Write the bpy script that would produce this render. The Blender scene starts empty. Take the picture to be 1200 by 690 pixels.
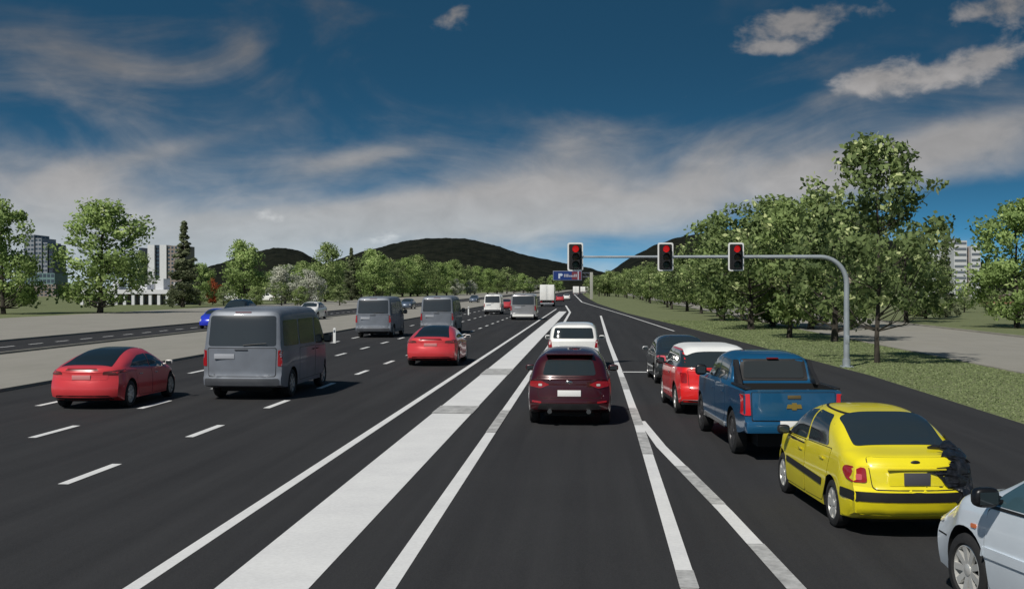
import bpy, bmesh, math, random
import numpy as np
from mathutils import Vector, Matrix, noise
from mathutils.bvhtree import BVHTree
from mathutils.geometry import delaunay_2d_cdt
R = math.radians
C = bpy.context.scene.collection
scn = bpy.context.scene

# ------------------------------------------------------------------ camera
CH, F, HY, VX = 3.0, 1400.0, 337.0, 690.0        # eye height, focal length in photo pixels, horizon row, road vanishing column
YAW = math.atan((VX - 600) / F)
PITCH = math.atan((345 - HY) / F)
cd = bpy.data.cameras.new('camera'); cam = bpy.data.objects.new('camera', cd); C.objects.link(cam)
cd.sensor_width = 36; cd.lens = 36 * F / 1200; cd.clip_start = .1; cd.clip_end = 12000
cam.location = (0, 0, CH)
cam.rotation_euler = (R(90) - PITCH, 0, YAW)
scn.camera = cam
cam_m = Matrix.Translation(cam.location) @ cam.rotation_euler.to_matrix().to_4x4()

def U(px, py, z):
    "measured photo point at depth z -> world"
    return cam_m @ Vector(((px - 600) / F * z, -(py - 345) / F * z, -z))
def G(px, py, h=0.0):
    "measured photo point -> where it lies on the ground"
    o = cam_m.translation; d = U(px, py, 1) - o
    return o + d * ((h - o.z) / d.z)

# ------------------------------------------------------------------ light
SUN_EL, SUN_AZ = R(46), R(207)       # azimuth clockwise from +Y (the road direction)
sun_dir = Vector((math.sin(SUN_AZ) * math.cos(SUN_EL), math.cos(SUN_AZ) * math.cos(SUN_EL), math.sin(SUN_EL)))
sl = bpy.data.lights.new('sun', 'SUN'); sl.energy = 3.8; sl.angle = R(1.5); sl.color = (1, .955, .88)
so = bpy.data.objects.new('sun', sl); C.objects.link(so)
so.rotation_euler = sun_dir.to_track_quat('Z', 'Y').to_euler()
scn.view_settings.view_transform = 'Standard'; scn.view_settings.look = 'None'
scn.view_settings.exposure = 0.0; scn.view_settings.gamma = 1.0

w = bpy.data.worlds.new('World'); scn.world = w; w.use_nodes = True
nt = w.node_tree; N = nt.nodes; Lk = nt.links
for n in list(N): N.remove(n)
def nd(t, **k):
    n = N.new(t)
    for a, b in k.items(): setattr(n, a, b)
    return n
def mth(op, a, b=None, c=None, clamp=False):
    n = nd('ShaderNodeMath', operation=op, use_clamp=clamp)
    for i, v in enumerate((a, b, c)):
        if v is None: continue
        if isinstance(v, (int, float)): n.inputs[i].default_value = v
        else: Lk.new(v, n.inputs[i])
    return n.outputs[0]
tc = nd('ShaderNodeTexCoord'); sep = nd('ShaderNodeSeparateXYZ'); Lk.new(tc.outputs['Generated'], sep.inputs[0])
X, Y, Z = sep.outputs
# the sky is deep blue already low down: sample the physical sky higher up than the eye looks
vm = nd('ShaderNodeVectorMath', operation='MULTIPLY_ADD'); Lk.new(tc.outputs['Generated'], vm.inputs[0])
vm.inputs[1].default_value = (1, 1, 4.6); vm.inputs[2].default_value = (0, 0, .16)
vn = nd('ShaderNodeVectorMath', operation='NORMALIZE'); Lk.new(vm.outputs[0], vn.inputs[0])
sky = nd('ShaderNodeTexSky', sky_type='NISHITA', sun_disc=False, sun_elevation=SUN_EL, sun_rotation=SUN_AZ, air_density=1.0, dust_density=.3, ozone_density=2.5)
Lk.new(vn.outputs[0], sky.inputs[0])
tint = nd('ShaderNodeMix', data_type='RGBA', blend_type='MULTIPLY'); tint.inputs[0].default_value = 1
Lk.new(sky.outputs[0], tint.inputs[6]); tint.inputs[7].default_value = (.235, .60, .63, 1)
az = mth('ARCTAN2', X, Y); el = mth('ARCSINE', Z)
def azel(px, py):
    d = (U(px, py, 1) - cam_m.translation).normalized()
    return math.atan2(d.x, d.y), math.asin(d.z)
def blob(px, py, sx, sy, rot, amp):
    a0, e0 = azel(px, py); sx /= F; sy /= F; c, s = math.cos(R(rot)), math.sin(R(rot))
    da = mth('SUBTRACT', az, a0); de = mth('SUBTRACT', el, e0)
    p = mth('DIVIDE', mth('ADD', mth('MULTIPLY', da, c), mth('MULTIPLY', de, s)), sx)
    q = mth('DIVIDE', mth('SUBTRACT', mth('MULTIPLY', de, c), mth('MULTIPLY', da, s)), sy)
    g = mth('EXPONENT', mth('MULTIPLY', mth('ADD', mth('MULTIPLY', p, p), mth('MULTIPLY', q, q)), -1))
    return mth('MULTIPLY', g, amp)
cv = nd('ShaderNodeCombineXYZ'); Lk.new(mth('MULTIPLY', az, 1), cv.inputs[0]); Lk.new(mth('MULTIPLY', el, 1), cv.inputs[1])
def nz(scale, sy, detail, dist, off=0, rot=0):
    mp = nd('ShaderNodeMapping'); mp.inputs['Scale'].default_value = (1, sy, 1); mp.inputs['Location'].default_value = (off, off * .7, 0)
    mp.inputs['Rotation'].default_value = (0, 0, R(rot))
    Lk.new(cv.outputs[0], mp.inputs[0])
    n = nd('ShaderNodeTexNoise'); n.inputs['Scale'].default_value = scale; n.inputs['Detail'].default_value = detail
    n.inputs['Distortion'].default_value = dist; n.inputs['Roughness'].default_value = .55; Lk.new(mp.outputs[0], n.inputs[0])
    return n.outputs[0]
wisp = nz(5.2, 2.2, 6, 1.2, 3.1, -12); fine = nz(24, 1.8, 8, .5, 1.7, -10); puff = nz(38, 1.5, 8, .2, 5.2)
soft = None
for b in [(60, 300, 360, 80, 0, .85), (330, 215 + 45, 230, 30, 10, .55), (560, 250, 200, 36, 4, .62), (680, 185, 75, 50, 20, .65), (830, 190, 55, 30, 0, .45), (1150, 235, 110, 26, 0, -.6), (640, 75, 200, 50, 0, -.45), (450, 222, 90, 16, 8, -.3),
          (900, 215, 200, 34, 9, .85), (1120, 165, 170, 26, 14, .7), (1150, 205, 120, 22, 10, .4), (640, 245, 170, 45, 0, .55),
          (60, 215, 120, 40, -10, .45), (80, 60, 240, 50, -8, .42), (285, 50, 45, 22, -60, .3), (420, 185, 95, 16, 12, .5), (450, 180, 60, 12, 8, .25), (200, 175, 110, 12, 16, .34),
          (1000, 125, 130, 30, 20, .25), (360, 5, 90, 14, -6, .35), (880, 160, 80, 22, 5, .22), (300, 325, 380, 26, 0, .5), (860, 300, 150, 20, 0, .1)]:
    g = blob(*b); soft = g if soft is None else mth('ADD', soft, g)
soft = mth('ADD', soft, mth('MULTIPLY', mth('LESS_THAN', Y, 0), .45))
soft = mth('ADD', soft, mth('MULTIPLY', mth('EXPONENT', mth('MULTIPLY', el, -38)), .55))
d1 = mth('ADD', soft, mth('ADD', mth('MULTIPLY', mth('SUBTRACT', wisp, .5), 1.7), mth('MULTIPLY', mth('SUBTRACT', fine, .5), .35)))
mr = nd('ShaderNodeMapRange', interpolation_type='SMOOTHSTEP'); Lk.new(d1, mr.inputs[0]); mr.inputs[1].default_value = -.08; mr.inputs[2].default_value = 1.15
mr.inputs[4].default_value = .92
pf = None
for b in [(935, 28, 78, 24, 8, 1.05), (905, 58, 45, 9, 0, .7), (1018, 92, 40, 19, 10, 1), (1115, 84, 85, 22, 12, 1.05), (1178, 6, 52, 22, 10, 1.1), (532, 16, 28, 14, 25, .8),
          (318, 250, 24, 11, 0, .6), (448, 278, 28, 12, 8, .6), (1165, 65, 22, 12, 10, .6)]:
    g = blob(*b); pf = g if pf is None else mth('ADD', pf, g)
d2 = mth('ADD', pf, mth('MULTIPLY', mth('SUBTRACT', puff, .5), 1.9))
mr2 = nd('ShaderNodeMapRange', interpolation_type='SMOOTHSTEP'); Lk.new(d2, mr2.inputs[0]); mr2.inputs[1].default_value = .40; mr2.inputs[2].default_value = 1.15
mr2.inputs[4].default_value = .85
cr = nd('ShaderNodeValToRGB'); Lk.new(mth('MULTIPLY', el, 1 / .26, clamp=True), cr.inputs[0])   # cloud light: paler towards the horizon
E = cr.color_ramp.elements
E[0].position = 0; E[0].color = (.50, .57, .61, 1); E[1].position = 1; E[1].color = (.125, .118, .115, 1)
e = E.new(.3); e.color = (.42, .41, .405, 1); e = E.new(.65); e.color = (.25, .238, .232, 1)
skyb = nd('ShaderNodeVectorMath', operation='SCALE'); Lk.new(tint.outputs[2], skyb.inputs[0]); Lk.new(mth('ADD', .80, mth('MULTIPLY', mth('EXPONENT', mth('MULTIPLY', el, -11)), 1.15)), skyb.inputs[3])
sc10 = nd('ShaderNodeVectorMath', operation='SCALE'); Lk.new(cr.outputs[0], sc10.inputs[0]); sc10.inputs[3].default_value = 10
shade = mth('ADD', .72, mth('MULTIPLY', fine, .5))
sc11 = nd('ShaderNodeVectorMath', operation='SCALE'); Lk.new(sc10.outputs[0], sc11.inputs[0]); Lk.new(shade, sc11.inputs[3])
m1 = nd('ShaderNodeMix', data_type='RGBA'); Lk.new(mr.outputs[0], m1.inputs[0]); Lk.new(skyb.outputs[0], m1.inputs[6]); Lk.new(sc11.outputs[0], m1.inputs[7])
pc = nd('ShaderNodeVectorMath', operation='SCALE'); Lk.new(sc10.outputs[0], pc.inputs[0]); Lk.new(mth('ADD', .7, mth('MULTIPLY', puff, 1.3)), pc.inputs[3])
m2 = nd('ShaderNodeMix', data_type='RGBA'); Lk.new(mr2.outputs[0], m2.inputs[0]); Lk.new(m1.outputs[2], m2.inputs[6]); Lk.new(pc.outputs[0], m2.inputs[7])
bg = nd('ShaderNodeBackground'); bg.inputs[1].default_value = .1; Lk.new(m2.outputs[2], bg.inputs[0])
wo = nd('ShaderNodeOutputWorld'); Lk.new(bg.outputs[0], wo.inputs[0])

# ------------------------------------------------------------------ helpers
def tag(o, label=None, cat=None, group=None, kind=None):
    if label: o['label'] = label
    if cat: o['category'] = cat
    if group: o['group'] = group
    if kind: o['kind'] = kind
    return o
def empty(name, loc=(0, 0, 0), rz=0):
    o = bpy.data.objects.new(name, None); C.objects.link(o); o.location = loc; o.rotation_euler = (0, 0, rz)
    o.empty_display_size = .2
    return o
def link_mesh(name, me, mat, parent=None, smooth=35):
    if mat is not None and len(me.materials) == 0: me.materials.append(mat)
    if smooth:
        me.polygons.foreach_set('use_smooth', [True] * len(me.polygons))
        me.set_sharp_from_angle(angle=R(smooth))
    o = bpy.data.objects.new(name, me); C.objects.link(o)
    if parent: o.parent = parent
    return o
def mesh_py(verts, faces):
    me = bpy.data.meshes.new('m'); me.from_pydata([tuple(v) for v in verts], [], faces); me.update(); return me
def build(name, bm, mat, parent=None, smooth=35):
    bmesh.ops.recalc_face_normals(bm, faces=bm.faces)
    me = bpy.data.meshes.new(name); bm.to_mesh(me); bm.free()
    return link_mesh(name, me, mat, parent, smooth)
kids = {}
def children(o): return [c for c in C.objects if c.parent == o]
def copy_tree(o, parent=None):
    c = o.copy(); C.objects.link(c)
    if parent: c.parent = parent
    for ch in children(o): copy_tree(ch, c)
    return c
def box(bm, x0, x1, y0, y1, z0, z1, bev=0):
    r = bmesh.ops.create_cube(bm, size=1)
    vs = r['verts']
    for v in vs: v.co = Vector(((x0 + x1) / 2 + v.co.x * (x1 - x0), (y0 + y1) / 2 + v.co.y * (y1 - y0), (z0 + z1) / 2 + v.co.z * (z1 - z0)))
    if bev:
        es = list({e for v in vs for e in v.link_edges})
        bmesh.ops.bevel(bm, geom=es, offset=bev, segments=2, affect='EDGES', profile=.6)
def tube(bm, pts, rads, seg=8, cap=True):
    rings = []
    up = Vector((0, 0, 1))
    for i, p in enumerate(pts):
        p = Vector(p)
        a = Vector(pts[max(i - 1, 0)]); b = Vector(pts[min(i + 1, len(pts) - 1)])
        d = (b - a).normalized()
        s = d.cross(up)
        if s.length < .05: s = d.cross(Vector((0, 1, 0)))
        s.normalize(); t = s.cross(d)
        rings.append([bm.verts.new(p + (s * math.cos(2 * math.pi * k / seg) + t * math.sin(2 * math.pi * k / seg)) * rads[i]) for k in range(seg)])
    for a, b in zip(rings, rings[1:]):
        for k in range(seg): bm.faces.new((a[k], a[(k + 1) % seg], b[(k + 1) % seg], b[k]))
    if cap:
        bm.faces.new(rings[0]); bm.faces.new(rings[-1])
def lathe_x(bm, prof, seg=36, x0=0, yz=(0, 0)):
    "profile (x, r) turned about the x axis"
    rings = []
    for (x, r) in prof:
        rings.append([bm.verts.new((x0 + x, yz[0] + r * math.cos(2 * math.pi * k / seg), yz[1] + r * math.sin(2 * math.pi * k / seg))) for k in range(seg)])
    for a, b in zip(rings, rings[1:]):
        for k in range(seg): bm.faces.new((a[k], a[(k + 1) % seg], b[(k + 1) % seg], b[k]))
    return rings

# ------------------------------------------------------------------ materials
def mat(name, col, rough=.6, metal=0, coat=0, var=0, vscale=5, bump=0, bscale=40, spec=.5, emit=None, estr=0, sheen=0):
    m = bpy.data.materials.new(name); m.use_nodes = True; t = m.node_tree; b = t.nodes['Principled BSDF']
    b.inputs['Base Color'].default_value = (*col, 1); b.inputs['Roughness'].default_value = rough; b.inputs['Metallic'].default_value = metal
    b.inputs['Coat Weight'].default_value = coat; b.inputs['Coat Roughness'].default_value = .05
    b.inputs['Specular IOR Level'].default_value = spec
    if emit: b.inputs['Emission Color'].default_value = (*emit, 1); b.inputs['Emission Strength'].default_value = estr
    tcn = t.nodes.new('ShaderNodeTexCoord')
    if var:
        n = t.nodes.new('ShaderNodeTexNoise'); n.inputs['Scale'].default_value = vscale; n.inputs['Detail'].default_value = 6
        t.links.new(tcn.outputs['Object'], n.inputs[0])
        r = t.nodes.new('ShaderNodeValToRGB'); t.links.new(n.outputs[0], r.inputs[0])
        r.color_ramp.elements[0].position = .3; r.color_ramp.elements[1].position = .7
        r.color_ramp.elements[0].color = (*[c * (1 - var) for c in col], 1); r.color_ramp.elements[1].color = (*[min(1, c * (1 + var)) for c in col], 1)
        t.links.new(r.outputs[0], b.inputs['Base Color'])
    if bump:
        n = t.nodes.new('ShaderNodeTexNoise'); n.inputs['Scale'].default_value = bscale; n.inputs['Detail'].default_value = 5
        t.links.new(tcn.outputs['Object'], n.inputs[0])
        bp = t.nodes.new('ShaderNodeBump'); bp.inputs['Strength'].default_value = bump; bp.inputs['Distance'].default_value = .02
        t.links.new(n.outputs[0], bp.inputs['Height']); t.links.new(bp.outputs[0], b.inputs['Normal'])
    return m
def ground_mat(name, cols, scales, rough=.85, bump=.3, bscale=30, stretch=(1, 1, 1), spec=.3):
    "layered noises on world position"
    m = bpy.data.materials.new(name); m.use_nodes = True; t = m.node_tree; b = t.nodes['Principled BSDF']
    b.inputs['Roughness'].default_value = rough; b.inputs['Specular IOR Level'].default_value = spec
    g = t.nodes.new('ShaderNodeNewGeometry'); cur = None
    for i, (c0, c1, sc, w_) in enumerate(cols):
        mp = t.nodes.new('ShaderNodeMapping'); t.links.new(g.outputs['Position'], mp.inputs[0])
        mp.inputs['Scale'].default_value = stretch if i == 1 else (1, 1, 1)
        n = t.nodes.new('ShaderNodeTexNoise'); n.inputs['Scale'].default_value = sc; n.inputs['Detail'].default_value = 7; n.inputs['Roughness'].default_value = .6
        t.links.new(mp.outputs[0], n.inputs[0])
        r = t.nodes.new('ShaderNodeValToRGB'); t.links.new(n.outputs[0], r.inputs[0])
        r.color_ramp.elements[0].position = .34; r.color_ramp.elements[1].position = .66
        r.color_ramp.elements[0].color = (*c0, 1); r.color_ramp.elements[1].color = (*c1, 1)
        if cur is None: cur = r.outputs[0]
        else:
            mx = t.nodes.new('ShaderNodeMix'); mx.data_type = 'RGBA'; mx.inputs[0].default_value = w_
            t.links.new(cur, mx.inputs[6]); t.links.new(r.outputs[0], mx.inputs[7]); cur = mx.outputs[2]
    t.links.new(cur, b.inputs['Base Color'])
    n = t.nodes.new('ShaderNodeTexNoise'); n.inputs['Scale'].default_value = bscale; n.inputs['Detail'].default_value = 4
    t.links.new(g.outputs['Position'], n.inputs[0])
    bp = t.nodes.new('ShaderNodeBump'); bp.inputs['Strength'].default_value = bump; bp.inputs['Distance'].default_value = .02
    t.links.new(n.outputs[0], bp.inputs['Height']); t.links.new(bp.outputs[0], b.inputs['Normal'])
    return m
M_asph = ground_mat('asphalt', [((.029, .029, .031), (.040, .040, .042), .25, 1), ((.022, .022, .024), (.052, .052, .054), .9, .5), ((.016, .016, .017), (.062, .062, .064), 60, .3)], None, .88, .35, 90, (2.0, .05, 1), spec=.18)
M_paint = ground_mat('road_paint', [((.70, .70, .70), (.80, .80, .79), .9, 1), ((.48, .48, .48), (.84, .84, .84), 22, .22)], None, .7, .2, 80)
M_conc = ground_mat('pale_concrete', [((.29, .28, .245), (.34, .325, .29), .22, 1), ((.25, .24, .21), (.34, .32, .285), 1.2, .4), ((.16, .155, .135), (.36, .345, .31), 30, .25)], None, .9, .3, 60, (1, .2, 1), spec=.2)
M_grass = ground_mat('grass_ground', [((.115, .15, .06), (.175, .215, .095), .12, 1), ((.12, .14, .07), (.21, .22, .125), 1.1, .5), ((.09, .11, .055), (.26, .27, .16), 9, .35)], None, .95, .9, 14, spec=.1)
M_hill = ground_mat('hill_forest', [((.006, .008, .006), (.014, .016, .011), .012, 1), ((.004, .006, .004), (.022, .023, .016), .07, .6)], None, .95, 1.0, .12, spec=.05)
M_glass = mat('dark_glass', (.022, .030, .034), .05, 0, .5, spec=.6)
M_glass_b = mat('black_glass', (.012, .016, .016), .22, 0, .2, spec=.4)
M_black = mat('black_trim', (.012, .012, .013), .5, var=.2)
M_under = mat('underbody', (.008, .008, .008), .8)
M_tyre = mat('tyre_rubber', (.016, .016, .017), .8, var=.25, vscale=14, bump=.2)
M_rim = mat('rim_alloy', (.42, .42, .42), .4, .6)
M_seam = mat('panel_gap', (.006, .006, .006), .8)
M_red = mat('tail_lens', (.32, .012, .018), .18, coat=.6)
M_pinkl = mat('tail_lens_pale', (.62, .10, .13), .2, coat=.6)
M_clear = mat('clear_lens', (.55, .55, .53), .12, coat=.6)
M_plate = mat('white_plate', (.82, .82, .80), .4)
M_plate_d = mat('grey_plate', (.07, .07, .085), .5)
M_chrome = mat('chrome', (.55, .55, .55), .15, 1)
M_gold = mat('gold_emblem', (.55, .38, .09), .3, .7)
M_amber = mat('amber_lens', (.55, .13, .03), .2, coat=.5)
M_steel = mat('galvanised_steel', (.36, .40, .43), .45, .35, var=.12, vscale=3)
M_white = mat('white_enamel', (.74, .75, .74), .45, var=.04)

# ------------------------------------------------------------------ the setting
def sheet(name, pts, z, material, kind='structure', sub=None):
    me = mesh_py([(p[0], p[1], z) for p in pts], [list(range(len(pts)))])
    o = link_mesh(name, me, material, None, 0)
    if me.polygons[0].normal.z < 0: me.flip_normals()
    return tag(o, kind=kind)
def strip(name, left, right, z, material):
    n = len(left); v = [(p[0], p[1], z) for p in left] + [(p[0], p[1], z) for p in right]
    me = mesh_py(v, [(i, n + i, n + i + 1, i + 1) for i in range(n - 1)])
    o = link_mesh(name, me, material, None, 0)
    if me.polygons[0].normal.z < 0: me.flip_normals()
    return tag(o, kind='structure')
gx = 4500
sheet('grass_field', [(-gx, -400), (gx, -400), (gx, 6000), (-gx, 6000)], 0, M_grass)
# the lateral lines of the roads, metres right of the eye
def lat(px, py): return G(px, py).x
XL = lat(0, 460); XM = lat(0, 415); XO = lat(0, 400.7); XC = lat(0, 373)
edge = [(26, -60)] if False else []
ed = [G(1200, 497), G(1020, 440), G(905, 410), G(798, 382), G(735, 367), G(700, 355.5), G(690, 350)]
right_edge = [Vector((ed[0].x + .8, -60, 0)), Vector((ed[0].x + .3, 15, 0))] + ed + [Vector((-2.5, 520, 0)), Vector((-4.5, 800, 0)), Vector((-5, 2500, 0))]
left_edge = [Vector((XL, p.y, 0)) for p in right_edge]
strip('main_road', left_edge, right_edge, .008, M_asph)
strip('median_paving', [Vector((XM, -60)), Vector((XM, 2500))], [Vector((XL - .002, -60)), Vector((XL - .002, 2500))], .012, M_conc)
strip('far_road', [Vector((XO, -60)), Vector((XO, 2500))], [Vector((XM - .002, -60)), Vector((XM - .002, 2500))], .008, M_asph)
strip('paved_apron', [Vector((XC, -60)), Vector((XC, 2500))], [Vector((XO - .002, -60)), Vector((XO - .002, 2500))], .012, M_conc)
XP0 = lat(1200, 437); XP1 = lat(1200, 396)
strip('service_road', [Vector((XP0, -60)), Vector((XP0, 700))], [Vector((XP1, -60)), Vector((XP1, 700))], .012, M_conc)
# kerbs beside the paving
def kerb(name, x, y0, y1, wd=.18, h=.11):
    bm = bmesh.new(); box(bm, x - wd / 2, x + wd / 2, y0, y1, -.05, h, .015); return tag(build(name, bm, M_kerb, None), kind='structure')
M_kerb = mat('kerb_stone', (.25, .24, .21), .9, var=.15, vscale=.6)
kerb('kerb', XL - .1, -60, 900); kerb('kerb', XM + .1, -60, 900); kerb('kerb', XO - .1, -60, 900)
kerb('kerb', XP0 - .1, -60, 600, .15, .05); kerb('kerb', XP1 + .1, -60, 600, .15, .12)

# painted markings (all one sheet 4 mm above the asphalt)
MZ = .013
def line(name, pts, wds, z=MZ):
    L_, R_ = [], []
    for i, p in enumerate(pts):
        a = pts[max(i - 1, 0)]; b = pts[min(i + 1, len(pts) - 1)]
        d = Vector((b[0] - a[0], b[1] - a[1])).normalized(); n = Vector((-d.y, d.x))
        L_.append((p[0] + n.x * wds[i] / 2, p[1] + n.y * wds[i] / 2)); R_.append((p[0] - n.x * wds[i] / 2, p[1] - n.y * wds[i] / 2))
    return strip(name, L_, R_, z, M_paint)
SX = lat(155, 690)
line('solid_lane_line', [(SX, 2), (SX, G(650, 362).y)], [.17, .17])
t0, t1 = lat(252, 690), lat(362, 690)
WL = ([((t0 + t1) / 2, 2), ((t0 + t1) / 2, G(660, 365).y)], [t1 - t0] * 2)
line('wide_median_stripe', *WL)
EX = lat(452, 690)
za = [G(665, 357), G(669, 366), G(662, 378)]
EL = ([(EX, 2), (EX, 58)] + [(p.x, p.y) for p in (G(660, 380), G(668, 366), G(663, 358))], [.20, .20, .2, .25, .25])
line('inner_edge_line', *EL)
LX0 = lat(806, 690)
pA = G(749, 500)
LL = ([(LX0, 2), (LX0, 9), (pA.x, pA.y), G(727, 437)[:2], G(713, 400)[:2], G(704, 370)[:2]], [.18, .18, .19, .19, .2, .2])
line('lane_line', *LL)
pB = [G(752, 494), G(775, 524), G(850, 600), G(932, 690)]
ML = ([(2.6, 3)] + [(p.x, p.y) for p in pB[::-1]], [.19, .19, .19, .19, .15])
line('merging_line', *ML, MZ + .004)
line('road_edge_line', [G(790, 388)[:2], G(735, 370)[:2], G(700, 359.5)[:2], G(682, 354)[:2], G(673, 345)[:2]], [.14, .14, .16, .28, .3])
line('stop_line', [(G(729, 436).x, G(729, 436).y), (G(905, 436).x, G(729, 436).y + .0)], [.34, .34], MZ)
for Xd, ph in ((lat(100, 558), 0), (lat(49, 510), -.3), (lat(20, 481), .2)):
    bm = bmesh.new(); y = 6.2 + ph - 5.75 * 1
    while y < 420:
        vs = [bm.verts.new(c) for c in ((Xd - .085, y, MZ), (Xd + .085, y, MZ), (Xd + .085, y + 2.1, MZ), (Xd - .085, y + 2.1, MZ))]
        bm.faces.new(vs); y += 5.75
    tag(build('dashed_lane_line', bm, M_paint, None, 0), kind='structure')
bm = bmesh.new(); y = 10; Xd = (XM + XO) / 2
while y < 400:
    vs = [bm.verts.new(c) for c in ((Xd - .07, y, MZ), (Xd + .07, y, MZ), (Xd + .07, y + 1.6, MZ), (Xd - .07, y + 1.6, MZ))]
    bm.faces.new(vs); y += 3.2
tag(build('dashed_centre_line', bm, M_paint, None, 0), kind='structure')

# shadow patches across the painted lines, laid on as blotchy grey strips
M_line_shadow = ground_mat('line_shadow_grey', [((.26, .26, .26), (.62, .62, .61), 3.2, 1), ((.24, .24, .24), (.52, .52, .51), 18, .35)], None, .8, .2, 80)
def shadow_strip(pts, wds, ya, yb):
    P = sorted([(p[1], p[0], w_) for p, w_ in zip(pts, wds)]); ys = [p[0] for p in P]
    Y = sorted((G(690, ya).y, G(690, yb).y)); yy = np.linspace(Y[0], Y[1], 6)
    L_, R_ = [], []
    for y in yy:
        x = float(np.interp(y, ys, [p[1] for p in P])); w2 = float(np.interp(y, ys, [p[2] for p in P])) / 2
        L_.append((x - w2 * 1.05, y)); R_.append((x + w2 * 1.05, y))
    strip('painted_shadow_patch', L_, R_, MZ + .009, M_line_shadow)
for a, b in ((442, 456), (479, 498), (507, 532), (668, 689)): shadow_strip(*LL, a, b)
for a, b in ((546, 590), (636, 688)): shadow_strip(*ML, a, b)
for a, b in ((482, 508),): shadow_strip(*EL, a, b)
for a, b in ((433, 440), (477, 486)): shadow_strip(*WL, a, b)
# hills: mounds whose ridge follows what the eye sees, with real depth
def hill(name, prof, dist, depth, seed):
    xs = [p[0] for p in prof]; hs = [(HY - p[1]) / F * dist + CH for p in prof]
    NU, NV = 170, 26; vs = []
    for j in range(NV + 1):
        v = j / NV; s = math.sin(math.pi * v) ** .8
        for i in range(NU + 1):
            px = xs[0] + (xs[-1] - xs[0]) * i / NU; h = float(np.interp(px, xs, hs))
            d = dist + (v - .5) * depth
            p = U(px, HY, dist); q = p + (p - cam_m.translation).normalized() * (v - .5) * depth
            nn = noise.fractal(Vector((q.x / 120, q.y / 120, seed)), 1, 2, 4)
            n2 = noise.fractal(Vector((q.x / 14, q.y / 14, seed)), 1, 2, 3)
            vs.append((q.x, q.y, max(-2, h * s * (1 + .10 * nn * (abs(v - .5) * 2)) + n2 * 1.6 * min(1, h / 30)) if s > 0.01 else -2))
    fs = [(j * (NU + 1) + i, j * (NU + 1) + i + 1, (j + 1) * (NU + 1) + i + 1, (j + 1) * (NU + 1) + i) for j in range(NV) for i in range(NU)]
    return tag(link_mesh(name, mesh_py(vs, fs), M_hill, None, 0), kind='structure')
hill('hills', [(200, 337), (245, 312), (262, 308), (300, 296), (320, 291), (335, 291), (355, 296), (375, 308), (400, 325), (430, 337)], 1900, 700, 3)
hill('hills', [(320, 337), (360, 320), (400, 303), (430, 294), (470, 284), (500, 280), (545, 280), (580, 288), (610, 298), (650, 307), (690, 314), (715, 322), (735, 337)], 2000, 900, 7)
hill('hills', [(690, 337), (713, 320), (735, 305), (760, 291), (790, 280), (830, 273), (900, 265), (980, 270), (1060, 285), (1160, 310), (1260, 337)], 1700, 800, 11)

# ------------------------------------------------------------------ trees
def leaf_mat(name, c0, c1, c2=None):
    m = bpy.data.materials.new(name); m.use_nodes = True; t = m.node_tree; b = t.nodes['Principled BSDF']
    at = t.nodes.new('ShaderNodeAttribute'); at.attribute_name = 'tone'
    r = t.nodes.new('ShaderNodeValToRGB'); t.links.new(at.outputs['Fac'], r.inputs[0])
    r.color_ramp.elements[0].color = (*c0, 1); r.color_ramp.elements[1].color = (*c1, 1)
    if c2: e = r.color_ramp.elements.new(.85); e.color = (*c1, 1); r.color_ramp.elements[2].color = (*c2, 1)
    t.links.new(r.outputs[0], b.inputs['Base Color']); b.inputs['Roughness'].default_value = .65; b.inputs['Specular IOR Level'].default_value = .25
    tr = t.nodes.new('ShaderNodeBsdfTranslucent'); t.links.new(r.outputs[0], tr.inputs[0])
    mx = t.nodes.new('ShaderNodeMixShader'); mx.inputs[0].default_value = .38
    t.links.new(b.outputs[0], mx.inputs[1]); t.links.new(tr.outputs[0], mx.inputs[2]); t.links.new(mx.outputs[0], t.nodes['Material Output'].inputs[0])
    return m
M_bark = mat('bark', (.045, .038, .03), .9, var=.35, vscale=4, bump=.6, bscale=12)
M_barkp = mat('grey_bark', (.12, .11, .10), .9, var=.3, vscale=4)
M_leafA = leaf_mat('leaves_dark', (.05, .085, .03), (.26, .34, .13), (.72, .78, .40))
M_leafB = leaf_mat('leaves_mid', (.10, .15, .05), (.33, .43, .16), (.62, .68, .32))
M_leafC = leaf_mat('leaves_fresh', (.13, .20, .06), (.40, .53, .19), (.64, .74, .33))
M_leafW = leaf_mat('blossom', (.28, .32, .22), (.60, .61, .52), (.75, .74, .68))
M_leafN = leaf_mat('needles', (.10, .13, .07), (.26, .29, .17))
M_leafR = leaf_mat('leaves_rust', (.22, .05, .025), (.50, .14, .06))
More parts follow.
